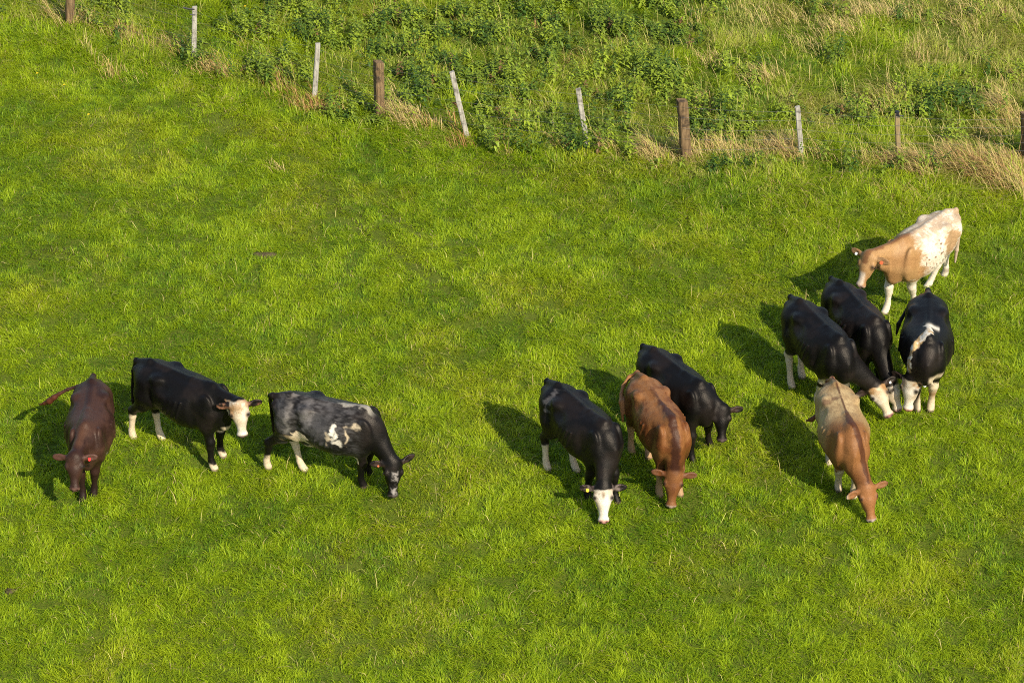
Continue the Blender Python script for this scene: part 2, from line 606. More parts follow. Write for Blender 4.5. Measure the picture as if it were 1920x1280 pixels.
        if key[0] == 'h':                                            # stifle
            P.append(EL(bb((-0.37, sg * 0.165, 0.74)) + np.array([dl[0] * .25, dl[1] * .25, 0]), (0.08, 0.055, 0.11), k=0.09))
    P.append(EL(bb((-0.30, 0, 0.575)), (0.13, 0.11, 0.075), k=0.07))                        # udder
    # tail
    tail = spec.get('tail') or [(-0.80, 0, 1.16, .032), (-0.845, 0.0, 1.02, .027), (-0.845, 0.0, 0.80, .021), (-0.82, 0.0, 0.60, .022), (-0.80, 0.01, 0.45, .034), (-0.79, 0.02, 0.28, .014)]
    if isinstance(tail, dict):
        pts = [(-0.80 * sx, 0, 1.16, .032)]
        for px, z, r in tail['px']:
            q = loc(un(px, z * s)); pts.append((q[0], q[1], q[2], r))
        tail = pts
    else:
        tail = [(a * sx, b, c, r) for a, b, c, r in tail]
    for i in range(len(tail) - 1):
        P.append(RC(tail[i][:3], tail[i + 1][:3], tail[i][3], tail[i + 1][3], k=0.022))
    V, Q = surface_nets(P, 0.0135)
    # ------- coat
    c = Ctx()
    c.x, c.y, c.z = V[:, 0] / sx, V[:, 1] - bend * V[:, 0] ** 2, V[:, 2]
    q = V - po
    c.ht = (q @ d) / HL; c.hn = q @ nn; c.hs = q @ sd
    rad = np.sqrt(c.hn ** 2 + c.hs ** 2)
    c.head = sstep(-0.10, 0.02, c.ht) * sstep(0.30, 0.24, rad) * sstep(1.3, 1.2, c.ht)
    c.face = sstep(0.0, 0.10, c.ht) * sstep(0.20, 0.15, rad) * sstep(-0.125, -0.09, c.hn - 0.11 * np.clip(c.ht - .25, 0, 1)) * sstep(1.3, 1.2, c.ht)
    c.ear = np.zeros(len(V))
    for rt_, a_ in earax:
        te = (V - rt_) @ a_
        re_ = np.linalg.norm(V - rt_ - te[:, None] * a_, axis=1)
        c.ear = np.maximum(c.ear, sstep(0.015, 0.035, te) * (te < .26) * sstep(.068, .060, re_))
    c.face = c.face * (1 - c.ear); 
    c.muzzle = sstep(0.90, 0.97, c.ht) * (rad < 0.14) * (c.ht < 1.3)
    c.tz = 1 - c.z
    c.n1 = fbm(V * 4.0, spec['seed'], 3); c.n2 = fbm(V * 14.0, spec['seed'] + 5, 3); c.n3 = fbm(V * np.array([9., 26., 30.]), spec['seed'] + 9, 2)
    c.leg = sstep(0.56, 0.50, c.z) * (1 - c.head)
    c.wx = (vnoise(V * 11.0, spec['seed'] + 31) - .5) * .11; c.wz = (vnoise(V * 11.0, spec['seed'] + 37) - .5) * .13
    tl = np.array([t[:3] for t in tail])
    dt = np.full(len(V), 9.0); tt = np.zeros(len(V))
    for i in range(1, len(tl) - 1):
        ab = tl[i + 1] - tl[i]
        t_ = np.clip(((V - tl[i]) @ ab) / (ab @ ab), 0, 1)
        dq = np.linalg.norm(V - tl[i] - t_[:, None] * ab, axis=1)
        tt = np.where(dq < dt, (i + t_) / (len(tl) - 1), tt); dt = np.minimum(dt, dq)
    c.tail = (dt < 0.05).astype(float); c.tailt = tt
    # distance along the line of the spine and crest
    a0, a1 = bb((0.45, 0, 1.15)), hp(0.04, -0.02, 0)
    na = nrm(a1 - a0)
    upn = np.cross(nrm(np.cross(na, [0, 0, 1.0])), na)
    line = [bb((-0.85, 0, 1.19)), bb((-0.4, 0, 1.245)), bb((0.0, 0, 1.215)), bb((0.40, 0, 1.235))]
    lt = [-.2, .4, 1.0, 1.8]
    for t_ in (.28, .5, .75, .95):
        line.append(a0 + (a1 - a0) * t_ + upn * (.105 - .02 * t_)); lt.append(1.8 + 1.1 * t_)
    line.append(hp(0.02, 0.045, 0)); lt.append(3.0)
    ds = np.full(len(V), 9.0); st_ = np.zeros(len(V)); near = np.full(len(V), 9.0)
    for i in range(len(line) - 1):
        ab = line[i + 1] - line[i]
        t_ = np.clip(((V - line[i]) @ ab) / (ab @ ab), 0, 1)
        w_ = V - line[i] - t_[:, None] * ab
        dq = np.sqrt((w_ * w_).sum(1))
        la = nrm(np.cross(ab, [0, 0, 1.0])); ua = np.cross(la, nrm(ab))
        ok_ = (dq < .24) & (w_ @ ua > -.05)
        m_ = dq < near
        st_ = np.where(m_, lt[i] + t_ * (lt[i + 1] - lt[i]), st_)
        ds = np.where(m_, np.where(ok_, np.abs(w_ @ la), 9.0), ds)
        near = np.minimum(near, dq)
    c.n4 = vnoise(V * np.array([24., 44., 60.]), spec['seed'] + 51)
    c.spine, c.spt = ds, st_
    col = spec['coat'](c)
    rim = np.exp(-((c.ht - 0.345) / 0.060) ** 2 - ((np.abs(c.hs) - 0.118) / 0.024) ** 2) * (1 - c.ear)
    col = mixc(col, (0.014, 0.010, 0.008), np.clip(1.05 * rim, 0, .92))
    nos = np.exp(-((c.ht - 0.985) / 0.035) ** 2 - ((np.abs(c.hs) - 0.036) / 0.016) ** 2) * (c.hn > -.06) * (c.ht < 1.2)
    col = mixc(col, (0.02, 0.012, 0.010), np.clip(nos, 0, .9))
    mouth = np.exp(-((c.hn + .062) / .010) ** 2) * sstep(.66, .78, c.ht) * (c.ht < 1.2) * (np.abs(c.hs) < .11)
    col = mixc(col, col * .35, mouth * .8)
    inner = c.ear * sstep(.3, .6, c.n2)
    col = mixc(col, (0.10, 0.058, 0.040), inner * .30)
    hoofm = sstep(0.055, 0.035, c.z) * (1 - c.head)
    col = mixc(col, HOOF, hoofm * 0.7)
    col = np.clip(col, 0.003, 0.9)
    me = np_mesh('cow', V * s, Q.ravel(), np.arange(len(Q)) * 4, np.full(len(Q), 4), smooth=True, vcol=col)
    o = link('cow', me, COAT)
    o.location = O
    o.rotation_euler = (0, 0, th)
    tag(o, spec['label'], 'cow', 'cattle grazing on the pasture')
    # eyes and ear tags
    for sg in (1, -1):
        e = hp(0.345, -0.010, sg * 0.120) * s
        r = 0.021 * s
        us = []
        fs = []
        nu, nv = 10, 7
        for j in range(nv + 1):
            for i in range(nu):
                a_, b_ = 2 * math.pi * i / nu, math.pi * j / nv
                us.append(e + r * (math.sin(b_) * math.cos(a_) * d * 1.25 + math.sin(b_) * math.sin(a_) * nn + math.cos(b_) * sd))
        for j in range(nv):
            for i in range(nu):
                fs.append((j * nu + i, j * nu + (i + 1) % nu, (j + 1) * nu + (i + 1) % nu, (j + 1) * nu + i))
        link('eye', poly_mesh('eye', us, fs, True), EYE, o)
    for sg, colr, w_, h_ in spec.get('tags', []):
        ed = spec.get('ears', (0.06, -0.12))
        if isinstance(ed[0], tuple):
            ed = ed[0] if sg > 0 else ed[1]
        a = nrm(sd * sg - d * ed[0] + nn * ed[1])
        cn = nn + d * 0.25; cn = nrm(cn - (cn @ a) * a); bn = np.cross(cn, a)
        ctr = hp(0.10, -0.015, sg * 0.085) + a * 0.115 + cn * 0.012 + d * 0.02
        vs = []
        for dz in (0, 0.004):
            for u_, v_ in ((-1, -.6), (-.6, -1), (.6, -1), (1, -.6), (1, .6), (.35, 1), (-.35, 1), (-1, .6)):
                vs.append((ctr + a * u_ * w_ / 2 + (d if True else bn) * (v_ * h_ / 2) + cn * (0.010 + dz)) * s)
        fs = [tuple(range(7, -1, -1)), tuple(range(8, 16))] + [(i, (i + 1) % 8, 8 + (i + 1) % 8, 8 + i) for i in range(8)]
        t = link('ear_tag', poly_mesh('ear_tag', vs, fs), TAGM[colr], o)
        t['label'] = colr + ' plastic ear tag'
    print('COW', spec['key'], 'sx %.2f' % sx, 'heading %.0f' % math.degrees(th), 'neck %.2f' % tw, 'verts', len(V), 'muz', np.round(mu, 2), 'poll', np.round(po, 2))
    return o


# ---- coats
def base(c, col):
    return np.repeat(np.asarray(col, float)[None], len(c.x), 0)


def common_ends(c, col, nose, earin=None):
    col = mixc(col, nose, c.muzzle)
    if earin is not None:
        col = mixc(col, earin, c.ear * (c.hn > -0.035) * sstep(.45, .6, c.n2) * 0.5)
    return col


def white_face(c, col, lo=0.06, tan=0.6, smudge=0.0, nose=(0.30, 0.16, 0.13)):
    rad = np.sqrt(c.hn ** 2 + c.hs ** 2)
    edge = (c.n2 - 0.5) * 0.12
    f = sstep(lo, lo + 0.05, c.ht + edge) * (rad < 0.19) * (c.ht < 1.3) * (1 - c.ear)
    f = f * sstep(0.02, 0.05, c.ht + 0.35 + c.hn * 3.0 + edge)
    fc = mixc(base(c, WHITE), CREAM * 0.9, sstep(.35, .65, c.n1))
    fc = mixc(fc, TAN * 0.95, tan * np.clip(sstep(0.42, 0.12, c.ht) * 0.75 + sstep(0.05, 0.09, np.abs(c.hs)) * 0.5, 0, 1) * sstep(.25, .6, c.n2))
    eye = np.exp(-((c.ht - 0.345) / 0.065) ** 2 - ((np.abs(c.hs) - 0.108) / 0.026) ** 2)
    fc = mixc(fc, (0.025, 0.016, 0.012), np.clip(1.1 * eye, 0, .95))
    if smudge:
        sm = np.exp(-((c.ht - 0.27) / 0.10) ** 2 - (c.hs / 0.022) ** 2)
        fc = mixc(fc, (0.16, 0.10, 0.045), smudge * sm)
    col = mixc(col, 0, f) + fc * f[:, None]
    return mixc(col, nose, c.muzzle * sstep(-0.09, -0.05, c.hn) * 0.9)


def socks(c, col, zf, zr, tone=CREAM):
    e = (c.n2 - 0.5) * 0.10
    fr = (c.x > 0)
    z0 = np.where(fr, zf, zr)
    f = sstep(0.02, -0.02, c.z + e - z0) * (1 - c.head) * (z0 > 0)
    f = f * (1 - c.tail)
    return mixc(col, tone, f)


def belly_white(c, col, w=0.13, x0=-0.5, x1=0.75):
    e = (c.n1 - 0.5) * 0.08
    f = sstep(0.585, 0.555, c.z + e * .5) * sstep(w, w - .03, np.abs(c.y) + e) * sstep(x0, x0 + .08, c.x) * sstep(x1, x1 - .06, c.x) * (1 - c.head) * sstep(0.43, 0.46, c.z)
    return mixc(col, CREAM, f)


def blk(c):
    col = base(c, BLACK)
    col = mixc(col, (0.016, 0.011, 0.009), 0.5 * sstep(.48, .68, c.n1))
    return mixc(col, (0.034, 0.02, 0.012), c.tail * sstep(.6, .8, c.tailt) * .6)


def coat_A(c):
    col = base(c, (0.027, 0.0120, 0.0085))
    col = mixc(col, (0.046, 0.021, 0.0135), sstep(.42, .62, c.n1))
    col = mixc(col, (0.016, 0.007, 0.006), .6 * sstep(.07, .02, c.spine) * sstep(1.2, .9, c.spt))
    col = mixc(col, (0.080, 0.037, 0.020), 0.7 * np.exp(-(c.spine / .07) ** 2) * sstep(1.9, 2.15, c.spt) * sstep(2.8, 2.5, c.spt))
    col = mixc(col, (0.012, 0.007, 0.006), sstep(.45, .25, c.z) * (1 - c.head) * .8)
    col = mixc(col, (0.085, 0.024, 0.012), c.tail * sstep(.35, .7, c.tailt))
    col = mixc(col, (0.075, 0.026, 0.016), c.ear * .6)
    return mixc(col, (0.14, 0.07, 0.055), c.muzzle)


def coat_B(c):
    col = socks(c, blk(c), 0.10, 0.40)
    col = belly_white(c, col)
    bz = sstep(0.70, 0.66, c.z) * sstep(0.66, 0.72, c.x) * (np.abs(c.y) < .10) * (1 - c.head) * (c.z > .5)
    col = mixc(col, CREAM, bz)
    return common_ends(c, white_face(c, col, -0.08, 0.9, nose=(0.12, 0.075, 0.06)), (0.12, 0.075, 0.06), (0.38, 0.16, 0.08))


def patch(c, col, tone, cx, cy_side, cz, rx, rz, soft=0.25, rag=0.5, amt=1.0):
    """ragged patch on one flank (cy_side = -1 right, 1 left, 0 both)"""
    q = np.sqrt(((c.x + c.wx - cx) / rx) ** 2 + ((c.z + c.wz - cz) / rz) ** 2) + (c.n1 - .5) * 2.4 * rag + (c.n2 - .5) * 4.5 * rag + (c.n3 - .5) * 2.5 * rag
    f = sstep(1 + soft, 1 - soft, q) * (1 - c.head) * amt
    if cy_side:
        f = f * (np.sign(c.y) == cy_side)
    return mixc(col, tone, f)


def coat_C(c):
    col = blk(c)
    reg = sstep(-0.76, -.6, c.x) * sstep(.62, .25, c.x) * sstep(.50, .60, c.z) * (1 - c.head)
    grey = sstep(.40, .62, c.n1 * .55 + c.n3 * .45)
    speck = sstep(.30, .75, c.n4 * .6 + c.n2 * .4)
    col = mixc(col, (0.115, 0.106, 0.10), reg * (0.06 + .58 * grey) * (.25 + .75 * speck))
    col = patch(c, col, (0.26, 0.23, 0.20), -0.50, -1, 1.00, .05, .20, .8, .5, .6)
    col = patch(c, col, (0.20, 0.18, 0.165), -0.24, -1, 1.12, .06, .12, .8, .5, .5)
    col = patch(c, col, (0.15, 0.135, 0.125), -0.62, -1, 1.02, .09, .12, .8, .5, .5)
    col = patch(c, col, (0.14, 0.13, 0.125), -0.02, -1, 1.00, .16, .16, .9, .5, .35)
    col = patch(c, col, CREAM, -0.36, -1, .74, .10, .09, .12, .5)
    col = patch(c, col, (0.42, 0.30, 0.16), -0.52, -1, .74, .09, .05, .4, .5, .5)
    col = patch(c, col, WHITE, 0.17, -1, 1.01, .055, .085, .25, .5, 1)
    col = patch(c, col, WHITE * .9, 0.22, -1, .84, .05, .045, .35, .5, .9)
    col = patch(c, col, CREAM * .8, 0.08, -1, .88, .020, .06, .4, .5, .8)
    col = patch(c, col, CREAM * .9, 0.43, -1, 1.06, .075, .026, .45, .4, .8)
    col = patch(c, col, CREAM * .9, 0.31, -1, .93, .020, .08, .45, .45, .8)
    sp = sstep(.040, .02, c.spine + (c.n2 - .5) * .12) * sstep(1.15, 1.3, c.spt) * sstep(2.05, 1.9, c.spt)
    col = mixc(col, WHITE * .7, sp * .55)
    bw = sstep(.575, .55, c.z + .14 * (c.n2 - .5)) * sstep(.30, .26, np.abs(c.y)) * (c.x < .42) * (c.x > -.40) * (c.z > .44) * (1 - c.head)
    col = mixc(col, CREAM, bw)
    left = c.y > 0
    f = sstep(.02, -.02, c.z - np.where(left, .50, .24) + (c.n2 - .5) * .08) * (c.x < -.2) * (1 - c.tail) * (1 - c.head)
    col = mixc(col, CREAM, f)
    bl = sstep(.060, .030, np.abs(c.hs) + (c.n2 - .5) * .14) * sstep(.22, .30, c.ht) * (c.hn > -.04) * (c.ht < 1.1) * (1 - c.ear)
    col = mixc(col, (0.26, 0.23, 0.20), bl * .85 * sstep(.40, .56, c.n2))
    return mixc(col, (0.07, 0.055, 0.05), c.muzzle)


def coat_D(c):
    col = socks(c, blk(c), 0, 0.36)
    col = patch(c, col, (0.10, 0.09, 0.085), -0.40, -1, 1.14, .06, .07, .5, .5, .7)
    return common_ends(c, white_face(c, col, 0.10, 0.45, 0.9, nose=(0.50, 0.25, 0.20)), (0.50, 0.25, 0.20), (0.25, 0.2, 0.17))


def coat_E(c):
    col = base(c, (0.118, 0.040, 0.0115))
    col = mixc(col, (0.190, 0.078, 0.024), sstep(.42, .60, c.n1))
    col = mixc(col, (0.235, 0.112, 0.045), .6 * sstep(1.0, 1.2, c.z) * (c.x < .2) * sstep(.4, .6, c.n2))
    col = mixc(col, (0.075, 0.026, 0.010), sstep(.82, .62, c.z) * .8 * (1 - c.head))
    col = patch(c, col, (0.050, 0.018, 0.009), -0.66, -1, 1.04, .10, .12, .5, .5, .85)
    col = patch(c, col, (0.060, 0.022, 0.010), -0.28, -1, 1.12, .05, .05, .6, .6, .7)
    col = patch(c, col, (0.080, 0.028, 0.012), 0.40, -1, 0.95, .05, .16, .8, .6, .5)
    w_ = .012 + .035 * sstep(.9, 1.9, c.spt)
    sp = sstep(w_ + .03, w_ - .005, c.spine + (c.n2 - .5) * .07) * sstep(.3, 1.1, c.spt) * sstep(3.05, 2.8, c.spt)
    col = mixc(col, (0.034, 0.012, 0.008), sp * .9)
    col = mixc(col, (0.34, 0.21, 0.105), sstep(.52, .38, c.z + .2 * (c.n2 - .5)) * (1 - c.head) * .9 * (1 - c.tail))
    col = mixc(col, (0.36, 0.16, 0.055), c.tail * .9)
    col = mixc(col, (0.150, 0.060, 0.020), c.head * .7 * (1 - c.ear))
    col = mixc(col, (0.08, 0.027, 0.010), np.exp(-((c.ht - .5) / .16) ** 2 - ((c.hs - .01) / .03) ** 2) * c.head * .7)
    return mixc(col, (0.42, 0.30, 0.22), c.muzzle * .9)


def coat_F(c):
    col = blk(c)
    return mixc(col, (0.13, 0.09, 0.085), c.muzzle * .9)


def coat_G(c):
    col = socks(c, blk(c), 0.37, 0.50)
    col = mixc(col, TAN * .9, (c.x > .2) * sstep(.24, .14, c.z) * sstep(.4, .6, c.n1) * (1 - c.head))
    col = belly_white(c, col, .2)
    return common_ends(c, white_face(c, col, 0.06, .95, nose=(0.30, 0.14, 0.12)), (0.30, 0.14, 0.12))


def coat_H(c):
    return common_ends(c, white_face(c, blk(c), 0.20, 0.5), (0.32, 0.17, 0.14))


def coat_I(c):
    col = socks(c, blk(c), 0.52, 0.4, CREAM)
    col = mixc(col, TAN, (c.x > .2) * np.exp(-((c.z - .30) / .07) ** 2) * .8 * (1 - c.head))
    q = c.spine + (c.n2 - .5) * .09 + .015 * np.sin(c.spt * 9)
    ok = (c.head < .5)
    sp = sstep(.058, .040, q) * sstep(1.40, 1.48, c.spt) * sstep(2.78, 2.66, c.spt) * ok
    wide = sstep(.10, .075, np.abs(c.y - .05) + (c.n2 - .5) * .07) * np.exp(-((c.spt - 1.46) / .10) ** 2) * ok * (c.z > 1.1)
    tone = mixc(base(c, WHITE), (0.44, 0.29, 0.13), sstep(1.5, 1.8, c.spt) * sstep(.42, .55, c.n2))
    f = np.clip(sp + wide, 0, 1)
    col = col * (1 - f[:, None]) + tone * f[:, None]
    bz = sstep(0.78, 0.70, c.z) * sstep(0.52, 0.60, c.x) * (1 - c.head) * (c.z > .42) * sstep(.02, .06, c.y)
    col = mixc(col, CREAM, bz)
    return common_ends(c, white_face(c, col, 0.02, .9, nose=(0.45, 0.20, 0.15)), (0.45, 0.20, 0.15))


def coat_J(c):
    col = base(c, (0.285, 0.180, 0.075))
    col = mixc(col, (0.41, 0.290, 0.138), sstep(.34, .66, c.n1) * sstep(.5, .0, c.x))
    col = mixc(col, (0.19, 0.105, 0.046), sstep(.38, .70, c.n2 * .6 + c.n4 * .4) * .5)
    f = np.clip(sstep(.12, .42, c.x + (c.n1 - .5) * .3) + sstep(1.9, 2.1, c.spt), 0, 1)
    col = mixc(col, (0.185, 0.074, 0.023), f * .92)
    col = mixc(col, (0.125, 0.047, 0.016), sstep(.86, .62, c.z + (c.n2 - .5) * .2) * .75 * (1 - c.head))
    col = mixc(col, (0.28, 0.12, 0.052), sstep(-.62, -.74, c.x) * .8)
    w_ = .006 + .038 * sstep(1.0, 1.8, c.spt) * sstep(3.1, 2.2, c.spt)
    sp = sstep(w_ + .014, w_ - .002, c.spine + (c.n2 - .5) * .04) * sstep(3.02, 2.85, c.spt)
    col = mixc(col, (0.050, 0.015, 0.007), sp * .85)
    col = patch(c, col, (0.13, 0.07, 0.04), -0.20, -1, 1.20, .05, .05, .4, .3, .8)
    f = sstep(.50, .42, c.z + .2 * (c.n2 - .5)) * (1 - c.head) * (1 - c.tail)
    col = mixc(col, CREAM * .95, f * .9)
    col = mixc(col, (0.13, 0.045, 0.017), c.tail * .9)
    col = mixc(col, (0.235, 0.098, 0.034), c.head * .8)
    return mixc(col, (0.44, 0.35, 0.30), c.muzzle * .9)


def coat_K(c):
    tan = np.array([0.32, 0.180, 0.072])
    col = mixc(base(c, tan), (0.27, 0.138, 0.052), sstep(.40, .65, c.n1) * .7)
    e1 = (c.n1 - .5) * .7 + (c.n2 - .5) * .45
    white = sstep(.40, .22, c.x + e1 * .42 + (c.n4 - .5) * .12 - .12 * (c.z - .9))

    def blob(cx, cz, rx, rz, rag=1.0):
        q = np.sqrt(((c.x - cx) / rx) ** 2 + ((c.z - cz) / rz) ** 2) + e1 * 1.6 * rag + (c.n3 - .5) * .8
        return sstep(1.25, .80, q + (c.n4 - .5) * .3)
    tanm = np.maximum(blob(-.34, .93, .17, .24) * .88, blob(-.74, 1.18, .11, .09) * .7)
    tanm = np.maximum(tanm, .55 * sstep(1.10, 1.19, c.z + e1 * .15) * sstep(.45, .56, c.n2 + .06))
    tanm = np.maximum(tanm, .22 * sstep(.5, .58, c.n1))
    white = white * (1 - tanm)
    white = np.maximum(white, sstep(.62, .54, c.z + .25 * (c.n2 - .5)))
    white = white * (1 - c.head)
    sv = vnoise(np.stack([c.x, c.y, c.z], 1) * 24, 4)
    spots = sstep(.72, .78, sv) * (c.x > -.3) * (c.x < .3) * sstep(.62, .7, c.z) * sstep(1.15, 1.05, c.z)
    col = mixc(col, np.array([0.63, 0.55, 0.42]), white * (.86 + .14 * c.n4))
    col = mixc(col, (0.15, 0.075, 0.04), spots * white * .95)
    sp = sstep(.06, .02, c.spine + (c.n2 - .5) * .1) * sstep(1.2, 1.7, c.spt)
    col = mixc(col, (0.16, 0.068, 0.028), sp * .8)
    col = mixc(col, WHITE, sstep(.50, .62, c.ht) * sstep(.06, .03, np.abs(c.hs)) * c.head * (c.hn > -.06) * .6)
    hs = (c.x < -.45) * np.exp(-((c.z - .12) / .04) ** 2) * .6
    col = mixc(col, (0.08, 0.045, 0.03), hs * (1 - c.head))
    col = mixc(col, (0.22, 0.12, 0.055), c.tail * sstep(.2, .5, c.tailt) * .6)
    return mixc(col, (0.4, 0.26, 0.19), c.muzzle)


COWS = [
    dict(key='A', seed=1, pose=(-5.58, -3.50, -87.3, 0.96), po=(140, 862), mu=(139.5, 922), coat=coat_A, fat=1.0, poz=.95, muz=.60, look=.5,
         feet=[((176, 928), 'fl'), ((199, 850), 'hl')],
         tail=dict(px=[((160, 722), 1.13, .028), ((145, 727), 1.12, .024), ((128, 732), 1.08, .022), ((112, 740), 1.02, .024), ((102, 747), .96, .036), ((93, 754), .89, .042), ((84, 758), .83, .024), ((74, 761), .78, .010)]),
         tags=[(1, 'red', .038, .042)],
         label='dark chocolate brown cow with a red ear tag, its tail swung out sideways'),
    dict(key='B', seed=2, pose=(-4.40, -2.84, -33.0, 1.01), po=(448, 762), mu=(455, 820), poz=1.12, muz=.70, coat=coat_B, look=.9,
         feet=[((250, 818), 'hr'), ((304, 820), 'hl'), ((402, 876), 'fr'), ((418, 851), 'fl')],
         tail=[(-0.80, 0, 1.16, .032), (-0.85, -0.02, 1.0, .026), (-0.87, -0.04, 0.75, .022), (-0.86, -0.06, 0.55, .03), (-0.85, -0.06, 0.30, .014)],
         fat=1.03,
         label='black cow with a cream white face, head raised and looking at the viewer'),
    dict(key='C', seed=3, pose=(-2.39, -3.54, -18.1, 1.02), po=(738, 880), mu=(738, 932), coat=coat_C, poz=.46, muz=.12,
         feet=[((503, 873), 'hr'), ((571, 878), 'hl'), ((682, 908), 'fr'), ((695, 889), 'fl')],
         tail=[(-0.80, 0, 1.17, .034), (-0.86, 0.06, 1.12, .03), (-0.90, 0.14, 0.98, .024), (-0.90, .17, 0.70, .022), (-0.88, .18, 0.50, .03), (-0.86, .18, 0.30, .014)],
         ears=((0.55, 0.15), (0.05, -0.2)), tags=[(-1, 'orange', .024, .024)],
         label='roan cow, black with grey mottling and white splashes on its side, grazing'),
    dict(key='D', seed=4, pose=(0.92, -3.56, -55.9, 1.01), po=(1131, 920), mu=(1132, 978), coat=coat_D,
         feet=[((1027, 875), 'hr'), ((1081, 878), 'hl'), ((1103, 928), 'fr')], step={'fl': np.array([.1, 0])},
         tags=[(-1, 'yellow', .04, .045)],
         label='black cow with a white face grazing beside the red-brown cow, white hind feet'),
    dict(key='E', seed=5, pose=(1.94, -3.38, -71.1, 0.99), po=(1263, 896), mu=(1258, 948), coat=coat_E,
         feet=[((1185, 842), 'hr'), ((1217, 851), 'hl'), ((1237, 922), 'fr')],
         tail=[(-0.80, 0, 1.16, .032), (-0.85, -0.095, 1.09, .028), (-0.81, -0.195, 0.99, .025), (-0.70, -0.262, 0.95, .024), (-0.57, -0.305, 0.90, .040), (-0.44, -0.335, 0.68, .014)],
         ears=((0.1, -0.1), (0.12, 0.05)), fat=.94,
         label='red-brown cow with a dark spine stripe and its tail curved to one side'),
    dict(key='F', seed=6, pose=(2.24, -2.48, -54.4, 0.96), po=(1354, 765), mu=(1354, 822), poz=.80, muz=.44, coat=coat_F, look=.9,
         feet=[((1300, 858), 'fr'), ((1333, 828), 'fl')], tags=[(-1, 'orange', .03, .03)],
         label='all black cow standing behind the red-brown cow, dark face turned to the viewer'),
    dict(key='G', seed=7, pose=(4.26, -1.49, -64.1, 1.01), po=(1641, 725), mu=(1668, 784), coat=coat_G, poz=.50, muz=.13,
         feet=[((1485, 726), 'hr'), ((1504, 706), 'hl'), ((1530, 752), 'fr')], roll=-35, tags=[(1, 'white', .03, .03)],
         label='black cow behind the tan cow, its white face hanging past the tan back'),
    dict(key='H', seed=8, pose=(4.85, -0.88, -67.4, 0.99), po=(1672, 712), mu=(1688, 768), coat=coat_H, roll=35,
         feet=[], tags=[(-1, 'white', .03, .035)], poz=.46,
         label='middle black cow of the tight group, its head half hidden by a white face'),
    dict(key='I', seed=9, pose=(5.75, -1.45, -97.2, 1.04), po=(1708, 713), mu=(1700, 771), coat=coat_I, poz=.62, muz=.16, fat=1.05, shift=-.05,
         feet=[((1745, 766), 'fl'), ((1719, 766), 'fr')],
         tail=[(-0.80, 0, 1.16, .032), (-0.86, -0.05, 1.0, .026), (-0.80, -0.26, 0.85, .022), (-0.62, -0.36, 0.72, .028), (-0.55, -0.38, 0.60, .014)],
         tags=[(1, 'white', .04, .04)],
         label='black cow with a white streak down its withers and white front legs'),
    dict(key='J', seed=10, pose=(4.37, -3.56, -84.1, 0.98), po=(1627, 920), mu=(1636, 975), coat=coat_J, fat=.98,
         feet=[((1571, 908), 'fr'), ((1556, 866), 'hr')], step={'fl': np.array([-.15, 0])},
         tail=dict(px=[((1552, 712), 1.08, .028), ((1540, 745), .85, .022), ((1533, 775), .60, .026), ((1522, 784), .52, .032), ((1513, 786), .48, .014)]),
         ears=((0.12, 0.05), (-0.35, -0.1)),
         label='beige tan cow with a dark spine stripe and brown neck, seen end on'),
    dict(key='K', seed=12, pose=(6.01, 1.13, -133.3, 1.04), po=(1625, 495), mu=(1611, 538), coat=coat_K, poz=1.05, muz=.74,
         feet=[((1659, 583), 'fr'), ((1713, 572), 'fl'), ((1738, 536), 'hl'), ((1771, 514), 'hr')],
         tail=[(-0.80, 0, 1.16, .03), (-0.835, 0.05, 1.02, .024), (-0.83, 0.08, 0.80, .02), (-0.80, .08, 0.55, .028), (-0.79, .08, 0.35, .014)],
         tags=[(1, 'orange', .05, .05), (-1, 'white', .04, .04)],
         label='white and light tan patched cow with small spots, grazing highest up the field'),
]
cow_objs = [build_cow(c) for c in COWS]

# ------------------------------------------------------------------ fence
def wood(name, lo, hi, stain):
    m, n, l, b = new_mat(name, 0.85, 0.15)
    tc = n.new('ShaderNodeTexCoord')
    mp = n.new('ShaderNodeMapping'); mp.inputs['Scale'].default_value = (42, 42, 5)
    l.new(tc.outputs['Object'], mp.inputs['Vector'])
    g = n.new('ShaderNodeTexNoise'); g.inputs['Scale'].default_value = 1.0; g.inputs['Detail'].default_value = 6
    l.new(mp.outputs[0], g.inputs['Vector'])
    st = n.new('ShaderNodeTexNoise'); st.inputs['Scale'].default_value = 7.0; st.inputs['Detail'].default_value = 3
    l.new(tc.outputs['Object'], st.inputs['Vector'])
    r = n.new('ShaderNodeValToRGB')
    r.color_ramp.elements[0].position = 0.32; r.color_ramp.elements[0].color = (*lo, 1)
    r.color_ramp.elements[1].position = 0.68; r.color_ramp.elements[1].color = (*hi, 1)
    l.new(g.outputs['Fac'], r.inputs['Fac'])
    rs = n.new('ShaderNodeValToRGB')
    rs.color_ramp.elements[0].position = 0.54; rs.color_ramp.elements[0].color = (0, 0, 0, 1)
    rs.color_ramp.elements[1].position = 0.66; rs.color_ramp.elements[1].color = (0.8, 0.8, 0.8, 1)
    l.new(st.outputs['Fac'], rs.inputs['Fac'])
    mx = n.new('ShaderNodeMix'); mx.data_type = 'RGBA'
    mx.inputs[7].default_value = (*stain, 1)
    l.new(rs.outputs['Color'], mx.inputs[0]); l.new(r.outputs['Color'], mx.inputs[6])
    l.new(mx.outputs[2], b.inputs['Base Color'])
    bp = n.new('ShaderNodeBump'); bp.inputs['Strength'].default_value = 0.7; bp.inputs['Distance'].default_value = 0.006
    l.new(g.outputs['Fac'], bp.inputs['Height']); l.new(bp.outputs['Normal'], b.inputs['Normal'])
    return m


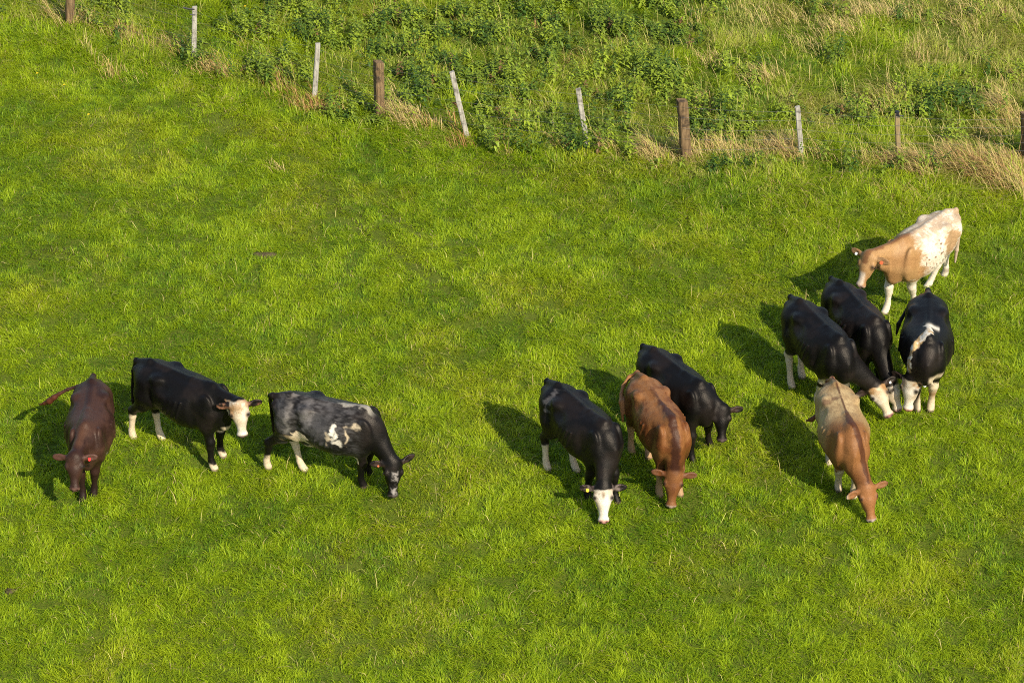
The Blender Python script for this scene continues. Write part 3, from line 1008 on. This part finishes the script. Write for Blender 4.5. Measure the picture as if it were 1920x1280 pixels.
WOOD_BROWN = wood('weathered_brown_timber', (0.085, 0.052, 0.024), (0.23, 0.15, 0.075), (0.03, 0.022, 0.016))
WOOD_GREY = wood('weathered_grey_timber', (0.22, 0.195, 0.155), (0.44, 0.40, 0.33), (0.11, 0.095, 0.075))
WOOD_ORANGE = wood('lichened_orange_timber', (0.20, 0.145, 0.065), (0.30, 0.22, 0.11), (0.16, 0.13, 0.095))
DARK = plain('dark_plastic', (0.02, 0.02, 0.022), 0.5)
WIRE = plain('galvanised_wire', (0.10, 0.10, 0.095), 0.55, 0.4)


def post_mesh(name, base, top, w, dpt, yaw, rough, seed, slant):
    r = np.random.default_rng(seed)
    ax = top - base
    L = np.linalg.norm(ax)
    z = ax / L
    x = np.array([math.cos(yaw), math.sin(yaw), 0]); x = nrm(x - (x @ z) * z); y = np.cross(z, x)
    ch = 0.22
    sec = [(-1, -1 + ch), (-1 + ch, -1), (1 - ch, -1), (1, -1 + ch), (1, 1 - ch), (1 - ch, 1), (-1 + ch, 1), (-1, 1 - ch)]
    V, F = [], []
    n = 9
    for i in range(n + 1):
        t = -0.30 / L + (1 + 0.30 / L) * i / n
        off = r.normal(0, rough, 2) * w if 0 < i < n else (0, 0)
        for (a, b) in sec:
            sc = 1 + r.normal(0, rough * 0.8)
            p = base + z * (t * L) + x * (a * w / 2 * sc + off[0] * .4) + y * (b * dpt / 2 * sc + off[1] * .4)
            if i == n:
                p = p + z * (slant * a * w + r.normal(0, rough * .25) * w)
            V.append(p - base)
    for i in range(n):
        for j in range(8):
            k = (j + 1) % 8
            F.append((i * 8 + j, i * 8 + k, (i + 1) * 8 + k, (i + 1) * 8 + j))
    F.append(tuple(n * 8 + j for j in range(8)))
    F.append(tuple(7 - j for j in range(8)))
    return poly_mesh(name, V, F)


def tube(pts, r, sides=5):
    V, F = [], []
    pts = [np.asarray(p, float) for p in pts]
    for i, p in enumerate(pts):
        t = nrm(pts[min(i + 1, len(pts) - 1)] - pts[max(i - 1, 0)])
        a = nrm(np.cross(t, [0.13, 0.2, 1.0])); b = np.cross(t, a)
        for k in range(sides):
            an = 2 * math.pi * k / sides
            V.append(p + r * (math.cos(an) * a + math.sin(an) * b))
    for i in range(len(pts) - 1):
        for k in range(sides):
            F.append((i * sides + k, i * sides + (k + 1) % sides, (i + 1) * sides + (k + 1) % sides, (i + 1) * sides + k))
    F.append(tuple(range(sides))[::-1]); F.append(tuple(range((len(pts) - 1) * sides, len(pts) * sides)))
    return V, F


POSTS = [  # base px, top px, width, kind, yaw, label
    ((131, 46), (131, -62), .150, 'b', 0.35, 'thick brown post at the far left'),
    ((363, 108), (365, 13), .082, 'g', 0.2, 'thin pale stake with a black clip at its top'),
    ((589, 192), (596, 82), .082, 'g', 0.15, 'thin pale stake leaning slightly right'),
    ((711, 216), (710, 116), .148, 'b', 0.45, 'thick brown post with dark stains and a pale edge'),
    ((876, 256), (847, 135), .082, 'g', 0.15, 'thin pale stake leaning well to the left'),
    ((1101, 274), (1084, 167), .082, 'g', 0.1, 'thin pale stake leaning a little to the left'),
    ((1286, 304), (1279, 188), .158, 'b', 0.25, 'thick brown post with straw against its foot'),
    ((1503, 296), (1495, 200), .078, 'g', 0.1, 'thin pale stake in a tuft of straw'),
    ((1685, 304), (1682, 211), .075, 'o', 0.15, 'thin ochre stake with a dark top'),
    ((1926, 300), (1924, 212), .150, 'b', 0.3, 'thick dark post at the right edge'),
    ((2150, 305), (2148, 214), .082, 'g', 0.2, 'thin pale stake'),
    ((-95, -18), (-92, -115), .082, 'g', 0.2, 'thin pale stake'),
]


def build_fence():
    org = un((1286, 304), 0)
    root = bpy.data.objects.new('fence', None)
    COL.objects.link(root)
    root.location = (org[0], org[1], 0)
    root.empty_display_size = 0.3
    tag(root, 'post and wire fence of brown strainers and thin pale stakes crossing the hillside', 'fence')
    M = {'b': WOOD_BROWN, 'g': WOOD_GREY, 'o': WOOD_ORANGE}
    line = []
    for i, (b, t, w, k, yaw, lab) in enumerate(POSTS):
        B = un(b, 0.0); B[2] = float(gz(B[0], B[1]))
        # the top: straight above the foot in depth, so only the sideways lean comes from the photograph
        ray = un(t, 0.0) - CAM
        q = CAM + ray * ((B[1] - CAM[1]) / ray[1])
        o = link('fence_post', post_mesh('fence_post', B, q, w, w * (1.0 if k == 'b' else .8), yaw, .035 if k == 'b' else .03, 40 + i, (-.10 if k == 'b' else .05)), M[k], root)
        o.location = B - np.array(root.location)
        o['label'] = lab
        line.append((B, q, w))
        if i == 1:
            V, F = tube([q - B + np.array([.0, -.03, -.035]), q - B + np.array([-.10, -.045, -.02]), q - B + np.array([-.20, -.045, 0.005])], .014, 6)
            link('wire_clip', poly_mesh('wire_clip', V, F), DARK, o)
            V, F = tube([q - B + np.array([.0, -.03, -.14]), q - B + np.array([-.085, -.045, -.13])], .012, 6)
            link('wire_clip', poly_mesh('wire_clip', V, F), DARK, o)
        if i == 8:
            h = q - B
            V, F = tube([h + np.array([0, 0, -.05]), h + np.array([0.002, 0, .02])], .041, 8)
            link('post_cap', poly_mesh('post_cap', V, F), DARK, o)
            V, F = tube([h + np.array([0.02, -.045, -.03]), h + np.array([0.10, -.05, -.045])], .012, 6)
            link('wire_clip', poly_mesh('wire_clip', V, F), DARK, o)
    order = sorted(line, key=lambda a: a[0][0])
    for frac in (0.93, 0.76, 0.58, 0.41, 0.24):
        pts = []
        for i, (B, q, w) in enumerate(order):
            p = B + (q - B) * frac + np.array([0, -w * .62, 0])
            if i:
                a = pts[-1]
                for u in (.25, .5, .75):
                    pts.append(a * (1 - u) + p * u + np.array([0, 0, -0.03 * 4 * u * (1 - u)]))
            pts.append(p)
        V, F = tube([p - np.array(root.location) for p in pts], 0.0016, 5)
        link('wire', poly_mesh('wire', V, F), WIRE, root)


build_fence()

# ------------------------------------------------------------------ vegetation
GRASS = leaf_mat('grass_blade', 0.46, 0.5, 0.22)
STRAW = leaf_mat('dry_straw', 0.25, 0.6, 0.15, (1.0, 0.9, 0.7))
NETTLE = leaf_mat('nettle_leaf', 0.25, 0.5, 0.25, (0.9, 1.1, 0.45))


def blades(name, x, y, h, w, az, lean, tint, mat, smooth=False, twist=None, z0=None):
    n = len(x)
    z0 = gz(x, y) if z0 is None else z0
    b = np.stack([x, y, z0 - 0.01], 1)
    dr = np.stack([np.cos(az), np.sin(az), np.zeros(n)], 1)
    tw = az + math.pi / 2 + (rng.normal(0, 0.5, n) if twist is None else twist)
    wv = np.stack([np.cos(tw), np.sin(tw), np.zeros(n)], 1)
    L = h[:, None]; ln = lean[:, None]
    zz = np.array([0, 0, 1.0])
    mid = b + dr * L * ln * 0.38 + zz * L * 0.58 * np.sqrt(np.clip(1 - (ln * .6) ** 2, .1, 1))
    tip = b + dr * L * ln + zz * L * np.clip(1 - 0.55 * ln ** 2, 0.12, 1)
    ww = wv * w[:, None] / 2
    V = np.stack([b - ww * .8, b + ww * .8, mid - ww, mid + ww, tip], 1).reshape(-1, 3)
    o = (np.arange(n) * 5)[:, None]
    Lp = (o + np.array([[0, 1, 3, 2, 2, 3, 4]])).ravel()
    st = ((np.arange(n) * 7)[:, None] + np.array([[0, 4]])).ravel()
    tt = np.tile([4, 3], n)
    me = np_mesh(name, V, Lp, st, tt, smooth=smooth, fcol=np.repeat(tint, 2, 0).astype(np.float32))
    ob = link(name, me, mat)
    tag(ob, kind='stuff')
    return ob


def scatter(n, x0, x1, y0, y1, keep):
    x = rng.uniform(x0, x1, n); y = rng.uniform(y0, y1, n)
    k = rng.random(n) < keep(x, y)
    return x[k], y[k]


def pxof(x, y):
    return proj(np.stack([x, y, np.zeros_like(x)], 1))


def half_width(y):
    d = (y - CAM[1]) * FW[1] + (0 - CAM[2]) * FW[2]
    return 960.0 / FPX * d


def frame_keep(x, y):
    m = np.abs(x) - half_width(y)
    out = np.maximum(np.maximum(m, -8.0 - y), y - 12.2)
    return np.where(out < 0.5, 1.0, np.where(out < 2.2, 0.45, 0.16))


G_LIME = np.array([0.385, 0.470, 0.013]); G_MID = np.array([0.268, 0.375, 0.010]); G_DEEP = np.array([0.110, 0.220, 0.011])
G_YEL = np.array([0.470, 0.430, 0.026]); G_PALE = np.array([0.470, 0.445, 0.105]); S_STRAW = np.array([0.58, 0.44, 0.18]); S_RUST = np.array([0.36, 0.165, 0.06])


def lerp(a, b, t):
    return a * (1 - t[:, None]) + b * t[:, None]


# trodden strips and hollows of darker, sparser sward (photo px): centre, half length, half width, angle
HOLLOWS = [(640, 400, 70, 14, 38), (720, 450, 80, 14, 40), (790, 510, 70, 14, 42), (300, 120, 40, 10, 15), (760, 420, 60, 10, 35), (420, 230, 60, 14, 25),
           (980, 590, 30, 10, 20), (90, 480, 60, 14, -10), (640, 1060, 50, 20, 10), (1330, 1020, 40, 16, 25), (960, 320, 60, 14, 10)]


def hollow(u, v):
    f = np.zeros_like(u)
    for cx, cy, a, b, ang in HOLLOWS:
        c, s_ = math.cos(math.radians(ang)), math.sin(math.radians(ang))
        p = (u - cx) * c + (v - cy) * s_; q = -(u - cx) * s_ + (v - cy) * c
        f = np.maximum(f, np.exp(-(p / a) ** 2 - (q / b) ** 2))
    return f


def rough_edge(x):
    return 0.9 * sstep(0.0, 4.5, x) + 0.35 * sstep(-2.0, -7.0, x)


SCRAPES = [(498, 478, 24, 5), (20, 1108, 13, 5), (1695, 368, 20, 4)]


def scrape(u, v):
    f = np.zeros_like(u)
    for cx, cy, a, b in SCRAPES:
        f = np.maximum(f, ((u - cx) / a) ** 2 + ((v - cy) / b) ** 2 < 1)
    return f


def nettle_density(x, y):
    u, v = pxof(x, y)
    z = fence_side(x, y)
    P = np.stack([x, y], 1)
    n = fbm(P * 1.25, 21, 3) + 0.25 * (fbm(P * 4.0, 22, 2) - .5)
    wgt = 0.30 + 0.55 * sstep(330, 520, u) * sstep(1420, 1180, u) * sstep(-.2, .4, z)
    wgt += 0.20 * sstep(520, 300, u) * sstep(0, .5, z) * sstep(-50, 60, u)
    band = np.exp(-((z + 0.35) / 0.45) ** 2) * sstep(480, 620, u) * (sstep(1330, 1180, u) + .72 * sstep(1180, 1330, u))
    wgt = np.maximum(wgt, 1.15 * band)
    for cx, cy, r in ((1610, 330, 45), (1360, 322, 40), (1400, 318, 40), (1120, 305, 70), (1000, 290, 60), (640, 235, 80), (1790, 95, 50), (1560, 30, 45), (1500, 165, 40), (1730, 195, 55),
                      (1880, 55, 40), (1580, 235, 60), (1890, 150, 40), (1430, 120, 40), (1000, 60, 160), (780, 40, 140), (900, 150, 120), (1180, 150, 100), (1245, 60, 60), (250, 20, 90), (430, 50, 50), (470, 130, 40),
                      (700, 60, 90), (560, 30, 60), (1660, 60, 30), (1760, 170, 40)):
        wgt = wgt + 0.75 * np.exp(-((u - cx) / r) ** 2 - ((v - cy) / (r * .55)) ** 2)
    wgt = wgt * sstep(-0.95, -0.3, z)
    zone = sstep(-0.95, -0.3, z)
    return sstep(0.60, 0.80, n * 1.0 + wgt * 0.25) * (0.15 + .85 * sstep(.42, .60, fbm(P * 2.6, 23, 2))) * np.clip(zone * (.6 + .4 * sstep(1500, 1200, u)) + np.clip(wgt - .75, 0, 1) * zone, 0, 1)


def make_grass():
    # grazed pasture
    x, y = scatter(2700000, -11.5, 11.5, -9.6, 13.2, lambda a, b: frame_keep(a, b) * sstep(0.5, -0.9, fence_side(a, b) + .5 * rough_edge(a)))
    P = np.stack([x, y], 1)
    u, v = pxof(x, y)
    z = fence_side(x, y)
    big = fbm(P * 0.42, 31, 3); med = fbm(P * 1.7, 32, 3); sm = fbm(P * 7.0, 33, 2)
    hol = hollow(u, v)
    k = rng.random(len(x)) < np.clip(0.28 + 1.25 * sstep(.32, .60, sm * .7 + med * .3) - .55 * hol, 0.12, 1) * (1 - .93 * scrape(u, v))
    x, y, P, u, v, z, big, med, sm, hol = [q[k] for q in (x, y, P, u, v, z, big, med, sm, hol)]
    n = len(x)
    rough = sstep(-2.2, -0.4, z + rough_edge(x))
    h = (0.056 + 0.020 * sstep(.35, .65, med) + 0.040 * sstep(.40, .70, sm)) * rng.lognormal(0, 0.30, n)
    h *= (1 - .45 * hol) * (1 + 0.55 * rough)
    w = rng.uniform(0.0045, 0.0095, n) * (1 + .2 * rough)
    az = 2 * math.pi * (fbm(P * 2.3, 41, 2) * 1.6 + 0.10) + rng.normal(0, 0.95, n)
    lean = np.clip(rng.normal(0.95, 0.27, n) + .15 * (med - .5), 0.05, 1.35)
    tone = np.clip(rng.normal(0.55, 0.22, n) + .9 * (big - .5) + .9 * (med - .5) + 1.1 * (sm - .5), 0, 1)
    col = lerp(np.repeat(G_DEEP[None], n, 0), np.repeat(G_MID[None], n, 0), np.clip(tone * 2, 0, 1))
    col = lerp(col, np.repeat(G_LIME[None], n, 0), np.clip(tone * 2 - 1, 0, 1))
    yel = np.clip(sstep(.52, .74, fbm(P * 0.9, 51, 3)) * .65 + .28 * sstep(900, 1900, u) * sstep(900, 300, v), 0, 1)
    col = lerp(col, np.repeat(G_YEL[None], n, 0), yel * rng.random(n) * .8)
    dead = rng.random(n) < (0.018 + 0.05 * yel + .10 * rough * sstep(.45, .65, med))
    col[dead] = S_STRAW * rng.uniform(.7, 1.1, (dead.sum(), 1))
    brown = rng.random(n) < 0.30 * hol
    col[brown] = np.array([0.10, 0.085, 0.03]) * rng.uniform(.7, 1.3, (brown.sum(), 1))
    col *= rng.uniform(.82, 1.18, (n, 1))
    blades('pasture_grass', x, y, h, w, az, lean, np.clip(col, .004, .8), GRASS)
    print('VEG pasture', n)

    # rough grass beyond the fence and along its foot
    x, y = scatter(950000, -12.5, 12.5, -3.5, 14.0, lambda a, b: frame_keep(a, b) * sstep(-1.2, 0.3, fence_side(a, b) + rough_edge(a)))
    P = np.stack([x, y], 1); u, v = pxof(x, y); z = fence_side(x, y)
    med = fbm(P * 1.4, 61, 3); sm = fbm(P * 5.0, 62, 2); nd = nettle_density(x, y)
    k = rng.random(len(x)) < np.clip(.25 + 1.2 * sstep(.32, .62, sm * .6 + med * .4) - .75 * nd, .06, 1)
    x, y, P, u, v, z, med, sm, nd = [q[k] for q in (x, y, P, u, v, z, med, sm, nd)]
    n = len(x)
    h = (0.10 + .09 * sstep(.4, .7, med)) * rng.lognormal(0, .32, n)
    w = rng.uniform(.005, .0115, n)
    az = 2 * math.pi * (fbm(P * 1.6, 63, 2) * 1.4 + .25) + rng.normal(0, .8, n)
    lean = np.clip(rng.normal(.85, .25, n), .1, 1.3)
    right = sstep(1000, 1750, u)
    tone = np.clip(rng.normal(.42, .25, n) + 1.8 * (med - .5) + 1.4 * (sm - .5), 0, 1)
    col = lerp(np.repeat(G_DEEP[None], n, 0), np.repeat(G_MID[None] * [1.1, 1.05, 1.2], n, 0), np.clip(tone * 2, 0, 1))
    col = lerp(col, np.repeat(G_LIME[None], n, 0), np.clip(tone * 2 - 1, 0, 1))
    dry = np.clip((.32 + .68 * right) * sstep(.38, .58, fbm(P * .8, 65, 3)) + .35 * right * sstep(.45, .62, sm) + .25 * np.exp(-((z + .5) / .7) ** 2) * sstep(.4, .6, sm), 0, 1)
    col = lerp(col, np.repeat(G_PALE[None], n, 0), np.clip(dry * 1.2, 0, 1) * rng.random(n))
    dead = rng.random(n) < dry * .38 + .015
    col[dead] = lerp(np.repeat(S_STRAW[None], dead.sum(), 0), np.repeat(G_PALE[None], dead.sum(), 0), rng.random(dead.sum())) * rng.uniform(.7, 1.1, (dead.sum(), 1))
    col *= rng.uniform(.8, 1.2, (n, 1))
    blades('rough_grass', x, y, h, w, az, lean, np.clip(col, .004, .8), GRASS)
    print('VEG rough', n)


make_grass()


def make_nettles():
    x, y = scatter(34000, -12.5, 12.5, -1.5, 14.0, lambda a, b: frame_keep(a, b) * nettle_density(a, b))
    n = len(x)
    P = np.stack([x, y], 1)
    H = (0.13 + .25 * sstep(.3, .7, fbm(P * 1.9, 71, 2))) * rng.lognormal(0, .22, n)
    z0 = gz(x, y)
    Vs, cols = [], []
    tl = np.stack([rng.normal(0, .10, n), rng.normal(0, .10, n)], 1)
    base = lerp(np.repeat(np.array([[.050, .100, .012]]), n, 0), np.repeat(np.array([[.270, .335, .024]]), n, 0), np.clip(rng.normal(.5, .28, n) + 1.3 * (fbm(P * 1.8, 72, 2) - .5), 0, 1))
    rust = rng.random(n) < .012
    base[rust] = [.17, .095, .035]
    ph = rng.uniform(0, math.pi, n)
    for lev in range(6):
        f = .28 + .72 * lev / 5.0
        for sgn in range(2):
            a = ph + (lev % 2) * math.pi / 2 + sgn * math.pi + rng.normal(0, .25, n)
            L = rng.uniform(.070, .120, n) * (1.0 if lev < 4 else .75)
            wd = L * rng.uniform(.22, .32, n)
            el = rng.normal(.05 + .28 * (lev / 5.0) - .15, .30, n)
            o = np.stack([x + tl[:, 0] * H * f, y + tl[:, 1] * H * f, z0 + H * f], 1)
            d = np.stack([np.cos(a) * np.cos(el), np.sin(a) * np.cos(el), np.sin(el)], 1)
            sdv = np.stack([-np.sin(a), np.cos(a), np.zeros(n)], 1)
            dn = np.cross(d, sdv)
            m = o + d * (L * .5)[:, None] - dn * (L * .0)[:, None]
            l_ = o + d * (L * .38)[:, None] + sdv * wd[:, None] + dn * (wd * .35)[:, None]
            r_ = o + d * (L * .38)[:, None] - sdv * wd[:, None] + dn * (wd * .35)[:, None]
            t = o + d * L[:, None] + np.array([0, 0, -1]) * (L * .28)[:, None]
            Vs.append(np.stack([o, l_, m, r_, t], 1)); cols.append(base * rng.uniform(.8, 1.25, (n, 1)))
    V = np.concatenate(Vs).reshape(-1, 3)
    nl = len(V) // 5
    o = (np.arange(nl) * 5)[:, None]
    Lp = (o + np.array([[0, 2, 1, 0, 3, 2, 1, 2, 4, 2, 3, 4]])).ravel()
    st = np.arange(nl * 4) * 3
    C = np.repeat(np.concatenate(cols), 4, 0)
    me = np_mesh('nettles', V, Lp, st, np.full(nl * 4, 3), fcol=np.clip(C, .004, .6))
    tag(link('nettles', me, NETTLE), kind='stuff')
    print('VEG nettles', n)


make_nettles()

# tufts of dead grass: px centre, radius px (x, y), blades, length m, lean azimuth (deg), tone 0 straw .. 1 rust
TUFTS = [(108, 36, 16, 10, 160, .35, 130, .2), (140, 44, 12, 8, 120, .35, 60, .2), (165, 95, 5, 12, 40, .38, 70, 0), (178, 48, 8, 8, 50, .3, 120, .1), (188, 60, 10, 6, 90, .2, 100, .45), (215, 62, 10, 8, 80, .22, 90, .45),
         (242, 68, 17, 10, 260, .24, 80, .4), (270, 80, 12, 8, 90, .2, 90, .5), (325, 92, 20, 10, 200, .26, 120, .5), (206, 135, 12, 10, 120, .24, 80, .45), (270, 140, 50, 10, 160, .16, 100, .3),
         (408, 132, 26, 14, 300, .24, 120, .5), (470, 82, 18, 8, 90, .2, 110, .4), (740, 208, 14, 14, 120, .42, 115, .1), (765, 226, 22, 12, 260, .36, 125, .15), (800, 236, 14, 8, 110, .26, 110, .8), (820, 243, 6, 4, 30, .38, 80, .1),
         (805, 272, 28, 9, 420, .13, 150, .35), (965, 232, 12, 7, 160, .13, 110, .75), (1085, 120, 18, 9, 240, .13, 130, .7), (950, 285, 10, 14, 60, .3, 110, .5), (1055, 275, 14, 8, 120, .28, 135, .4), (1150, 282, 10, 10, 110, .34, 130, .4),
         (1222, 288, 14, 16, 220, .40, 125, .1), (1240, 306, 18, 8, 160, .28, 90, .1), (1262, 296, 14, 8, 90, .34, 150, .1), (1292, 290, 10, 14, 200, .36, 115, .25), (1310, 300, 14, 8, 140, .36, 130, .1), (1325, 290, 12, 8, 90, .26, 100, .4),
         (1352, 288, 16, 10, 220, .30, 100, .2), (1378, 286, 16, 10, 160, .28, 110, .2), (1405, 295, 18, 8, 120, .24, 110, .4), (1440, 296, 14, 10, 160, .26, 110, .3), (1470, 292, 14, 12, 240, .34, 112, .2), (1495, 296, 12, 14, 240, .36, 118, .2),
         (1545, 300, 14, 8, 60, .28, 110, .3), (1640, 308, 18, 9, 220, .26, 130, .45), (1668, 306, 14, 8, 180, .24, 130, .5), (1700, 312, 20, 12, 240, .34, 130, .35), (1730, 318, 18, 14, 240, .38, 130, .25), (1745, 335, 12, 10, 140, .28, 100, .25),
         (1800, 310, 22, 12, 320, .42, 135, .25), (1825, 318, 24, 14, 460, .42, 132, .4), (1855, 330, 26, 14, 460, .42, 130, .55), (1880, 345, 20, 12, 320, .38, 128, .35), (1895, 318, 22, 14, 320, .40, 125, .35), (1910, 350, 12, 18, 200, .40, 110, .2),
         (1888, 215, 18, 16, 240, .42, 132, .2), (1905, 240, 16, 12, 140, .40, 130, .2), (1860, 250, 16, 8, 120, .34, 150, .3), (1720, 100, 8, 14, 50, .36, 80, .05), (1675, 170, 10, 8, 70, .26, 100, .2), (1655, 200, 20, 10, 140, .3, 120, .1),
         (1320, 200, 12, 10, 140, .24, 100, .3), (1330, 120, 22, 8, 140, .26, 110, .2), (1430, 150, 30, 10, 240, .28, 125, .1), (1300, 40, 10, 8, 50, .24, 90, .1), (1585, 60, 40, 12, 240, .3, 120, .0), (1640, 30, 40, 12, 260, .32, 120, .0),
         (1530, 90, 30, 12, 160, .3, 125, .0), (1700, 20, 30, 12, 160, .3, 110, .0), (1810, 45, 20, 14, 160, .36, 120, .0), (1850, 25, 26, 10, 160, .32, 120, .0), (1480, 40, 40, 12, 200, .3, 120, .0), (1690, 365, 22, 6, 160, .18, 140, .6),
         (1460, 360, 14, 6, 50, .2, 120, .5), (715, 30, 14, 9, 150, .24, 100, 1.0), (790, 95, 12, 7, 110, .2, 100, 1.0), (655, 112, 12, 5, 70, .18, 100, .6), (590, 205, 26, 10, 220, .32, 100, .9), (530, 168, 22, 12, 200, .3, 100, .8), (612, 210, 12, 10, 110, .3, 100, 1.0),
         (865, 268, 12, 10, 120, .26, 110, 1.0), (855, 240, 5, 10, 40, .36, 95, .8), (655, 165, 8, 8, 50, .2, 100, .6), (860, 35, 8, 8, 40, .2, 100, .6), (1005, 55, 8, 8, 60, .2, 90, .8), (500, 120, 20, 10, 120, .24, 110, .2), (520, 320, 8, 6, 40, .2, 110, .1)]


def make_tufts():
    X, Y, H, A, LN, T, Wd = [], [], [], [], [], [], []
    for (cx, cy, rx, ry, n, L, az, tone) in TUFTS:
        big_ = n * L > 60
        n = int(n * (1.5 if big_ else 0.75))
        sp_ = .70 if big_ else 1.0
        uu = rng.normal(cx, rx * sp_, n); vv = rng.normal(cy, ry * sp_, n)
        uu += (vv - cy) * .5
        r = FW * FPX + RT * (uu[:, None] - 960) - UP * (vv[:, None] - 640)
        p = CAM + r * ((0.0 - CAM[2]) / r[:, 2])[:, None]
        X.append(p[:, 0]); Y.append(p[:, 1])
        H.append(.85 * L * rng.lognormal(0, .3, n)); A.append(np.radians(az + 22) + rng.normal(0, .45, n))
        LN.append(np.clip(rng.normal(.95, .25, n), .1, 1.35)); Wd.append(rng.uniform(.0045, .0095, n))
        c = lerp(np.repeat(S_STRAW[None], n, 0), np.repeat(S_RUST[None], n, 0), np.clip(rng.normal(tone, .25, n), 0, 1)) * rng.uniform(.65, 1.25, (n, 1))
        g = rng.random(n) < .24
        c[g] = lerp(np.repeat(G_PALE[None], g.sum(), 0), np.repeat(G_MID[None], g.sum(), 0), rng.random(g.sum()))
        T.append(c)
    # single dead stalks scattered through the rough ground, more of them to the right
    x, y = scatter(9000, -12, 12, -1, 14, lambda a, b: frame_keep(a, b) * sstep(-1.2, .2, fence_side(a, b)) * (.25 + .75 * sstep(900, 1700, pxof(a, b)[0])))
    n = len(x)
    X.append(x); Y.append(y); H.append(rng.uniform(.22, .50, n)); A.append(np.radians(120) + rng.normal(0, .9, n)); LN.append(np.clip(rng.normal(.7, .3, n), .1, 1.3)); Wd.append(rng.uniform(.004, .008, n))
    T.append(lerp(np.repeat(S_STRAW[None], n, 0), np.repeat(G_PALE[None], n, 0), rng.random(n)) * rng.uniform(.8, 1.2, (n, 1)))
    x, y = scatter(800, -10, 10, -8.2, 4, lambda a, b: sstep(.2, -1, fence_side(a, b)))
    n = len(x)
    X.append(x); Y.append(y); H.append(rng.uniform(.14, .30, n)); A.append(rng.uniform(0, 6.28, n)); LN.append(np.clip(rng.normal(.8, .3, n), .1, 1.3)); Wd.append(rng.uniform(.004, .008, n))
    T.append(lerp(np.repeat(G_PALE[None] * 1.3, n, 0), np.repeat(S_STRAW[None], n, 0), rng.random(n)))
    blades('dry_grass', *[np.concatenate(q) for q in (X, Y, H, Wd, A, LN)], np.clip(np.concatenate(T), .004, .8), STRAW)


make_tufts()


def make_scrapes():
    m = plain('bare_soil', (0.070, 0.056, 0.026), 0.95, 0.1, 0.45, 22.0)
    for i, (cx, cy, a, b) in enumerate(SCRAPES):
        c = un((cx, cy), 0)
        ex = abs(un((cx + a, cy), 0)[0] - c[0]); ey = abs(un((cx, cy + b), 0)[1] - c[1])
        r = np.random.default_rng(90 + i)
        V, F = [], []
        nr, na = 6, 28
        wob = 1 + .22 * np.sin(np.arange(na) * 2 * math.pi / na * 3 + i) + r.normal(0, .08, na)
        for k in range(1, nr + 1):
            for j in range(na):
                t = k / nr
                an = 2 * math.pi * j / na
                px, py = ex * t * wob[j] * math.cos(an), ey * t * wob[j] * math.sin(an)
                V.append((px, py, float(gz(c[0] + px, c[1] + py)) + .035 * (1 - t ** 2) + r.normal(0, .006) * (1 - t) - .004 * (k == nr) + .004))
        V.append((0, 0, float(gz(c[0], c[1])) + .04))
        for k in range(nr - 1):
            for j in range(na):
                F.append((k * na + j, (k + 1) * na + j, (k + 1) * na + (j + 1) % na, k * na + (j + 1) % na))
        for j in range(na):
            F.append((nr * na, j, (j + 1) % na))
        o = link('bare_soil', poly_mesh('bare_soil', V, F, True), m)
        o.location = (c[0], c[1], 0)
        tag(o, kind='structure')


def make_dandelions():
    ym = plain('dandelion_yellow', (0.80, 0.55, 0.02), 0.6)
    gm = plain('dandelion_stem', (0.16, 0.26, 0.05), 0.6)
    spots = [((69, 137), 'yellow dandelion below the left fence post, leftmost of a short line'), ((120, 162), 'yellow dandelion between the two others in the short grass at left'),
             ((166, 219), 'yellow dandelion lowest down the slope at left'), ((459, 12), 'yellow dandelion in the weeds beyond the fence')]
    for px, lab in spots:
        p = un(px, .14)
        root = bpy.data.objects.new('dandelion', None); COL.objects.link(root)
        root.location = (p[0], p[1], float(gz(p[0], p[1])))
        root.empty_display_size = .05
        tag(root, lab, 'flower', 'dandelions in the grass')
        V, F = tube([(0, 0, -.01), (.004, .002, .08), (.006, 0, .15)], .0025, 5)
        link('stem', poly_mesh('stem', V, F), gm, root)
        V, F = [], []
        for k in range(26):
            a = k * 2.4; r = .006 + .016 * math.sqrt(k / 26); z = .15 + .008 * (1 - k / 26)
            d = np.array([math.cos(a), math.sin(a), 0]); t = np.array([-math.sin(a), math.cos(a), 0]); o = np.array([.006, 0, z])
            i = len(V)
            V += [o, o + d * r + t * .0035 + [0, 0, .004], o + d * (r + .004) + [0, 0, .003], o + d * r - t * .0035 + [0, 0, .004]]
            F.append((i, i + 1, i + 2, i + 3))
        link('flower_head', poly_mesh('flower_head', V, F), ym, root)


make_scrapes()
make_dandelions()
